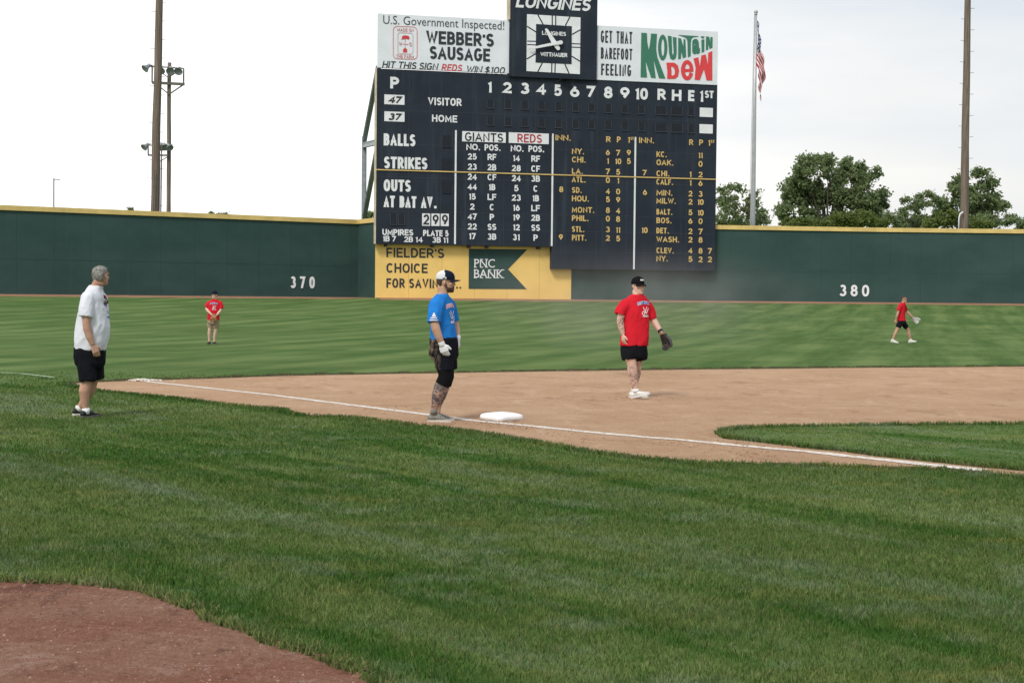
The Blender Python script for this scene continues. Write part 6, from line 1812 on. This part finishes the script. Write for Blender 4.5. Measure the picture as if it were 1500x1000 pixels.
so = p.cloth('t_shirt', sh, M_redc, amp=.008, fold=(.45, .1, .8), seed=11)
collar(p, 263, 188, .084, .079, M_redc, so)
st_ = MB(); p.trunk(st_, [(240, 540, .20, .165), (240, 590, .205, .17), (240, 630, .19, .165), (240, 648, .15, .14)], 1)
p.limb(st_, [(200, 590, -.055), (203, 630, -.06), (205, 660, -.065)], [(.112, .122), (.114, .118), (.112, .112)], open_end=True)
p.limb(st_, [(280, 590, .055), (286, 630, .06), (288, 660, .07)], [(.112, .118), (.112, .112), (.108, .104)], open_end=True)
p.cloth('shorts', st_, M_bshort, amp=.009, fold=(.1, 0, 1), seed=13, freq=8)
eyes_and_mouth(p, h, M_lace)
m = MB()        # clear wraparound glasses line
m.tube([h.P(.0, -.079, .128), h.P(.07, -.070, .128), h.P(.098, -.03, .128), h.P(.103, 0, .130), h.P(.098, .03, .128), h.P(.07, .070, .128)], [.003] * 6, 6)
for sg_ in (-1, 1): m.ball(h.P(.090, sg_ * .034, .120), .006, .026, .015, 12, 8, h.M @ Matrix.Rotation(sg_ * .3, 3, 'Z'))
p.part('glasses', m, mat('tinted_lens', (.16, .085, .07), .2, .1, spec=.5))
ball_cap(p, h, M_capblack, M_capblack, M_capblack, logo=[(-.030, .030, .196, .202), (-.026, -.010, .202, .216), (-.004, .012, .202, .212), (.016, .028, .202, .218)], brim_len=.066, tip=-.012)
shoe(p.root, p.L(260, 895, -.10), D(-16), M_shoe_w, M_sole_w, .30, pitch=D(15), z0=.022); shoe(p.root, p.L(243, 896, .15), D(-12), M_shoe_w, M_sole_w, .30)
for a, b2 in (((254, 872, -.10), (257, 898, -.10)), ((244, 874, .15), (243, 900, .15))):
    m = MB(); m.tube([p.L(*a), p.L(*b2)], [.047, .048], 14); p.part('sock', m, M_sock)
m = MB(); c0 = p.L(431, 450, .005); dd = (p.L(434, 456, .0) - p.L(400, 405, .07)).normalized(); m.tube([c0 - dd * .02, c0 + dd * .012], [.041, .041], 14); p.part('wristband', m, M_shoe_b)
shirt_mark(p, so, p.L(284, 300), (-p.l) * -1 if False else Vector((1, 0.3, 0)), p.f, M_print_b, M_print_w, M_print_w, .95, 5)
mitt('black leather baseball glove on the left hand of the tattooed man', p.L(462, 512, -.06), (.32, -.1, -1), (-.75, -.55, .1), (-.3, -.9, .4), M_blackleather, .95)

# ------------------------------------------------------------------ young outfielder in khaki shorts
g = on_ground(310.5, 504.3)
p = Person('young person in red t-shirt and khaki shorts holding a brown glove in both hands', g, 1, 480, (405, 845), D(-86))
yt = [(445, 186, .066, .062), (443, 202, .108, .080), (441, 222, .160, .092), (439, 252, .188, .104), (435, 310, .176, .105), (428, 400, .176, .112), (424, 494, .184, .118)]
h = Head(p.L(438, 186), D(-112), D(7), 0, 1.0)
B = p.body; build_head(B, h)
B.tube([p.L(444, 215), p.L(443, 190), h.P(-.025, 0, .06)], [.066, .056, .054], 14)
p.trunk(B, yt, .82); p.trunk(B, [(424, 485, .155, .10), (424, 530, .15, .10), (424, 545, .10, .08)], 1)
p.limb(B, [(372, 255, .0), (338, 286, -.01), (322, 328, -.04), (350, 365, -.12), (402, 418, -.20)], [.042, .046, .040, .040, .026])
p.limb(B, [(514, 255, .0), (538, 294, -.01), (530, 345, -.04), (505, 380, -.12), (474, 418, -.20)], [.042, .046, .040, .040, .026])
hand_shape(B, p.L(402, 418, -.20), (.6, -.3, -.7), (.6, .3, .5), (.4, -.8, .4), .92, .8)
hand_shape(B, p.L(474, 418, -.20), (-.6, -.3, -.7), (-.6, .3, .5), (-.4, -.8, .4), .92, .8)
p.limb(B, [(384, 540, 0), (378, 600, -.01), (370, 640, -.02), (368, 690, 0), (366, 760, .02), (366, 805, .02), (366, 825, .02)], [.060, .066, .052, .056, .042, .033, .033])
p.limb(B, [(464, 540, 0), (464, 600, -.01), (458, 640, -.02), (452, 690, 0), (442, 760, .02), (438, 812, .02), (438, 828, .02)], [.060, .066, .052, .056, .042, .033, .033])
p.finish_body(M_skin_c, .008)
sh = MB(); p.trunk(sh, yt, 1.0, open_end=True)
p.limb(sh, [(400, 232, 0), (362, 248, 0), (336, 280, -.01), (325, 312, -.02)], [.072, .074, .068, .066], open_end=True)
p.limb(sh, [(486, 232, 0), (524, 248, 0), (540, 288, -.01), (538, 328, -.02)], [.072, .074, .068, .066], open_end=True)
so = p.cloth('t_shirt', sh, M_redc, voxel=.011, amp=.006, seed=17)
st_ = MB(); p.trunk(st_, [(424, 485, .172, .125), (424, 530, .176, .13), (424, 560, .14, .11)], 1)
p.limb(st_, [(386, 520, 0), (380, 570, 0), (376, 606, -.01)], [.092, .092, .088], open_end=True); p.limb(st_, [(462, 520, 0), (462, 570, 0), (462, 612, -.01)], [.092, .092, .088], open_end=True)
p.cloth('shorts', st_, cloth_mat('khaki', (.30, .225, .155), var=.12), voxel=.011, amp=.007, seed=19)
eyes_and_mouth(p, h)
ball_cap(p, h, M_navy, M_navy, M_navy, brim_len=.050, tip=.006)
shoe(p.root, p.L(366, 826, .02), D(-105), M_shoe_b, M_sole_d, .27); shoe(p.root, p.L(438, 830, .02), D(-72), M_shoe_b, M_sole_d, .27)
shirt_mark(p, so, p.L(436, 300), (1, 0, 0), (0, -1, 0), M_print_b, M_print_w, M_print_w, .9, 8)
mitt('brown leather baseball glove held in front of the khaki shorts', p.L(434, 452, -.27), (.1, -.1, -1), (.1, 1, .2), (-1, 0, 0), M_tanleather, .85)

# ------------------------------------------------------------------ outfielder striding across the grass
g = on_ground(1322.8, 502.4)
p = Person('person in red t-shirt and sunglasses striding across the outfield', g, 1, 449, (420, 860), D(-16))
wt2 = [(410, 202, .066, .062), (400, 224, .145, .086), (392, 260, .182, .115), (390, 330, .176, .122), (388, 400, .166, .124), (390, 508, .168, .146)]
h = Head(p.L(424, 206), D(-46), D(0), 0, 1.0)
B = p.body; build_head(B, h)
B.tube([p.L(402, 235), p.L(410, 205), h.P(-.025, 0, .06)], [.068, .060, .058], 14)
p.trunk(B, wt2, .82); p.trunk(B, [(390, 500, .145, .115), (392, 535, .14, .11), (393, 550, .10, .08)], 1)
p.limb(B, [(366, 285, -.15), (340, 334, -.19), (322, 395, -.21), (312, 430, -.205), (298, 485, -.18)], [.046, .050, .043, .042, .028])
p.limb(B, [(422, 285, .15), (452, 318, .20), (480, 352, .2), (510, 385, .17), (556, 428, .12)], [.046, .050, .043, .042, .028])
hand_shape(B, p.L(298, 485, -.18), (-.2, 0, -1), (.3, .9, 0), (.9, -.3, 0), 1.0, .6)
hand_shape(B, p.L(556, 428, .12), (.8, 0, -.6), (-.4, -.6, -.5), (.3, -.8, .4), 1.0, .4)
p.limb(B, [(372, 550, -.08), (340, 610, -.09), (315, 655, -.10), (288, 715, -.10), (266, 770, -.10), (254, 800, -.10), (252, 825, -.10)], [.066, .072, .058, .062, .044, .036, .036])
p.limb(B, [(412, 550, .08), (465, 600, .09), (502, 655, .10), (512, 715, .10), (530, 770, .10), (540, 800, .10), (544, 825, .10)], [.066, .072, .058, .062, .044, .036, .036])
p.finish_body(M_skin_a, .008)
sh = MB(); p.trunk(sh, wt2, 1.0, open_end=True)
p.limb(sh, [(380, 236, -.10), (362, 265, -.15), (345, 310, -.18), (338, 345, -.19)], [.074, .076, .070, .068], open_end=True); p.limb(sh, [(415, 236, .1), (430, 268, .15), (450, 310, .19), (462, 330, .20)], [.074, .076, .07, .066], open_end=True)
p.cloth('t_shirt', sh, M_redc, voxel=.011, amp=.006, seed=23)
st_ = MB(); p.trunk(st_, [(390, 498, .17, .15), (392, 545, .174, .155), (396, 575, .14, .13)], 1)
p.limb(st_, [(372, 535, -.075), (345, 580, -.085), (332, 608, -.09)], [(.098, .104), (.098, .098), (.094, .088)], open_end=True); p.limb(st_, [(415, 535, .075), (455, 580, .085), (478, 610, .09)], [(.098, .104), (.098, .098), (.094, .088)], open_end=True)
p.cloth('shorts', st_, M_bshort, voxel=.011, amp=.007, seed=29)
hr = MB(); hr.rings([h.ring(z, xb, xf, w, 24, gr) for z, xb, xf, w, gr in ((.085, -.083, -.025, .062, .005), (.12, -.10, -.010, .071, .007), (.15, -.107, .030, .075, .009), (.175, -.107, .080, .076, .010), (.20, -.096, .076, .070, .012), (.222, -.07, .05, .052, .013), (.238, -.035, .012, .026, .008))])
me = remeshed(hr, .006, 1); ruffle(me, .005, (1, 0, -.6), 40, 6); me.transform(Matrix.Translation(-p.g)); link('hair', me, M_hair_dark, p.root)
eyes_and_mouth(p, h)
m = MB()
for sg_ in (-1, 1): m.ball(h.P(.089, sg_ * .033, .122), .010, .031, .021, 12, 8, h.M @ Matrix.Rotation(sg_ * .3, 3, 'Z')); m.bar(h.P(.075, sg_ * .066, .126), h.P(-.005, sg_ * .080, .122), .006)
p.part('sunglasses', m, M_eye)
shoe(p.root, p.L(252, 822, -.10), D(-14), M_shoe_w, M_sole_w, .29, pitch=D(-9), z0=.035); shoe(p.root, p.L(542, 825, .10), D(-10), M_shoe_w, M_sole_w, .29, pitch=D(8), z0=.022)
for a, b2 in (((255, 800, -.10), (252, 828, -.10)), ((539, 796, .10), (543, 828, .10))):
    m = MB(); m.tube([p.L(*a), p.L(*b2)], [.042, .044], 12); p.part('sock', m, M_sock)
mitt('pale grey baseball glove on the hand of the striding outfielder', p.L(608, 482, .10), (.75, -.1, -.65), (-.5, -.7, .1), (.4, -.5, .6), M_greyleather, .95)
# ================================================================== dust kicked up behind the infielder
m = bpy.data.materials.new('airborne_dust'); m.use_nodes = True
nt = m.node_tree; nt.nodes.clear()
o_ = nt.nodes.new('ShaderNodeOutputMaterial'); v_ = nt.nodes.new('ShaderNodeVolumePrincipled')
v_.inputs['Color'].default_value = (.86, .80, .72, 1); v_.inputs['Density'].default_value = .022; v_.inputs['Anisotropy'].default_value = .2
tc_ = nt.nodes.new('ShaderNodeTexCoord'); mp_ = nt.nodes.new('ShaderNodeMapping'); mp_.inputs['Scale'].default_value = (1 / 4.2, 1 / 4.0, 1 / 1.35)
nt.links.new(tc_.outputs['Object'], mp_.inputs[0])
ln_ = nt.nodes.new('ShaderNodeVectorMath'); ln_.operation = 'LENGTH'; nt.links.new(mp_.outputs[0], ln_.inputs[0])
dn_ = _math(nt, 'MULTIPLY', _ramp(nt, ln_.outputs['Value'], 1.0, .1), _ramp(nt, _noise(nt, tc_.outputs['Object'], .9, 3), .3, .7))
nt.links.new(_math(nt, 'MULTIPLY', dn_, .10), v_.inputs['Density'])
nt.links.new(v_.outputs[0], o_.inputs['Volume'])
c = at_depth(905, 500, 27)
for rx, ry, rz_, dx, dz in ((4.2, 4.0, 1.35, .2, .55),):
    d_ = MB(); d_.ball((0, 0, 0), rx, ry, rz_, 40, 20)
    o_ = link('dust', d_.mesh('dust', smooth=True), m, None, Vector((c.x + dx, c.y, 1.38)))
    tag(o_, 'faint drifting dust in the air behind the man in the red t-shirt', 'dust', kind='stuff')
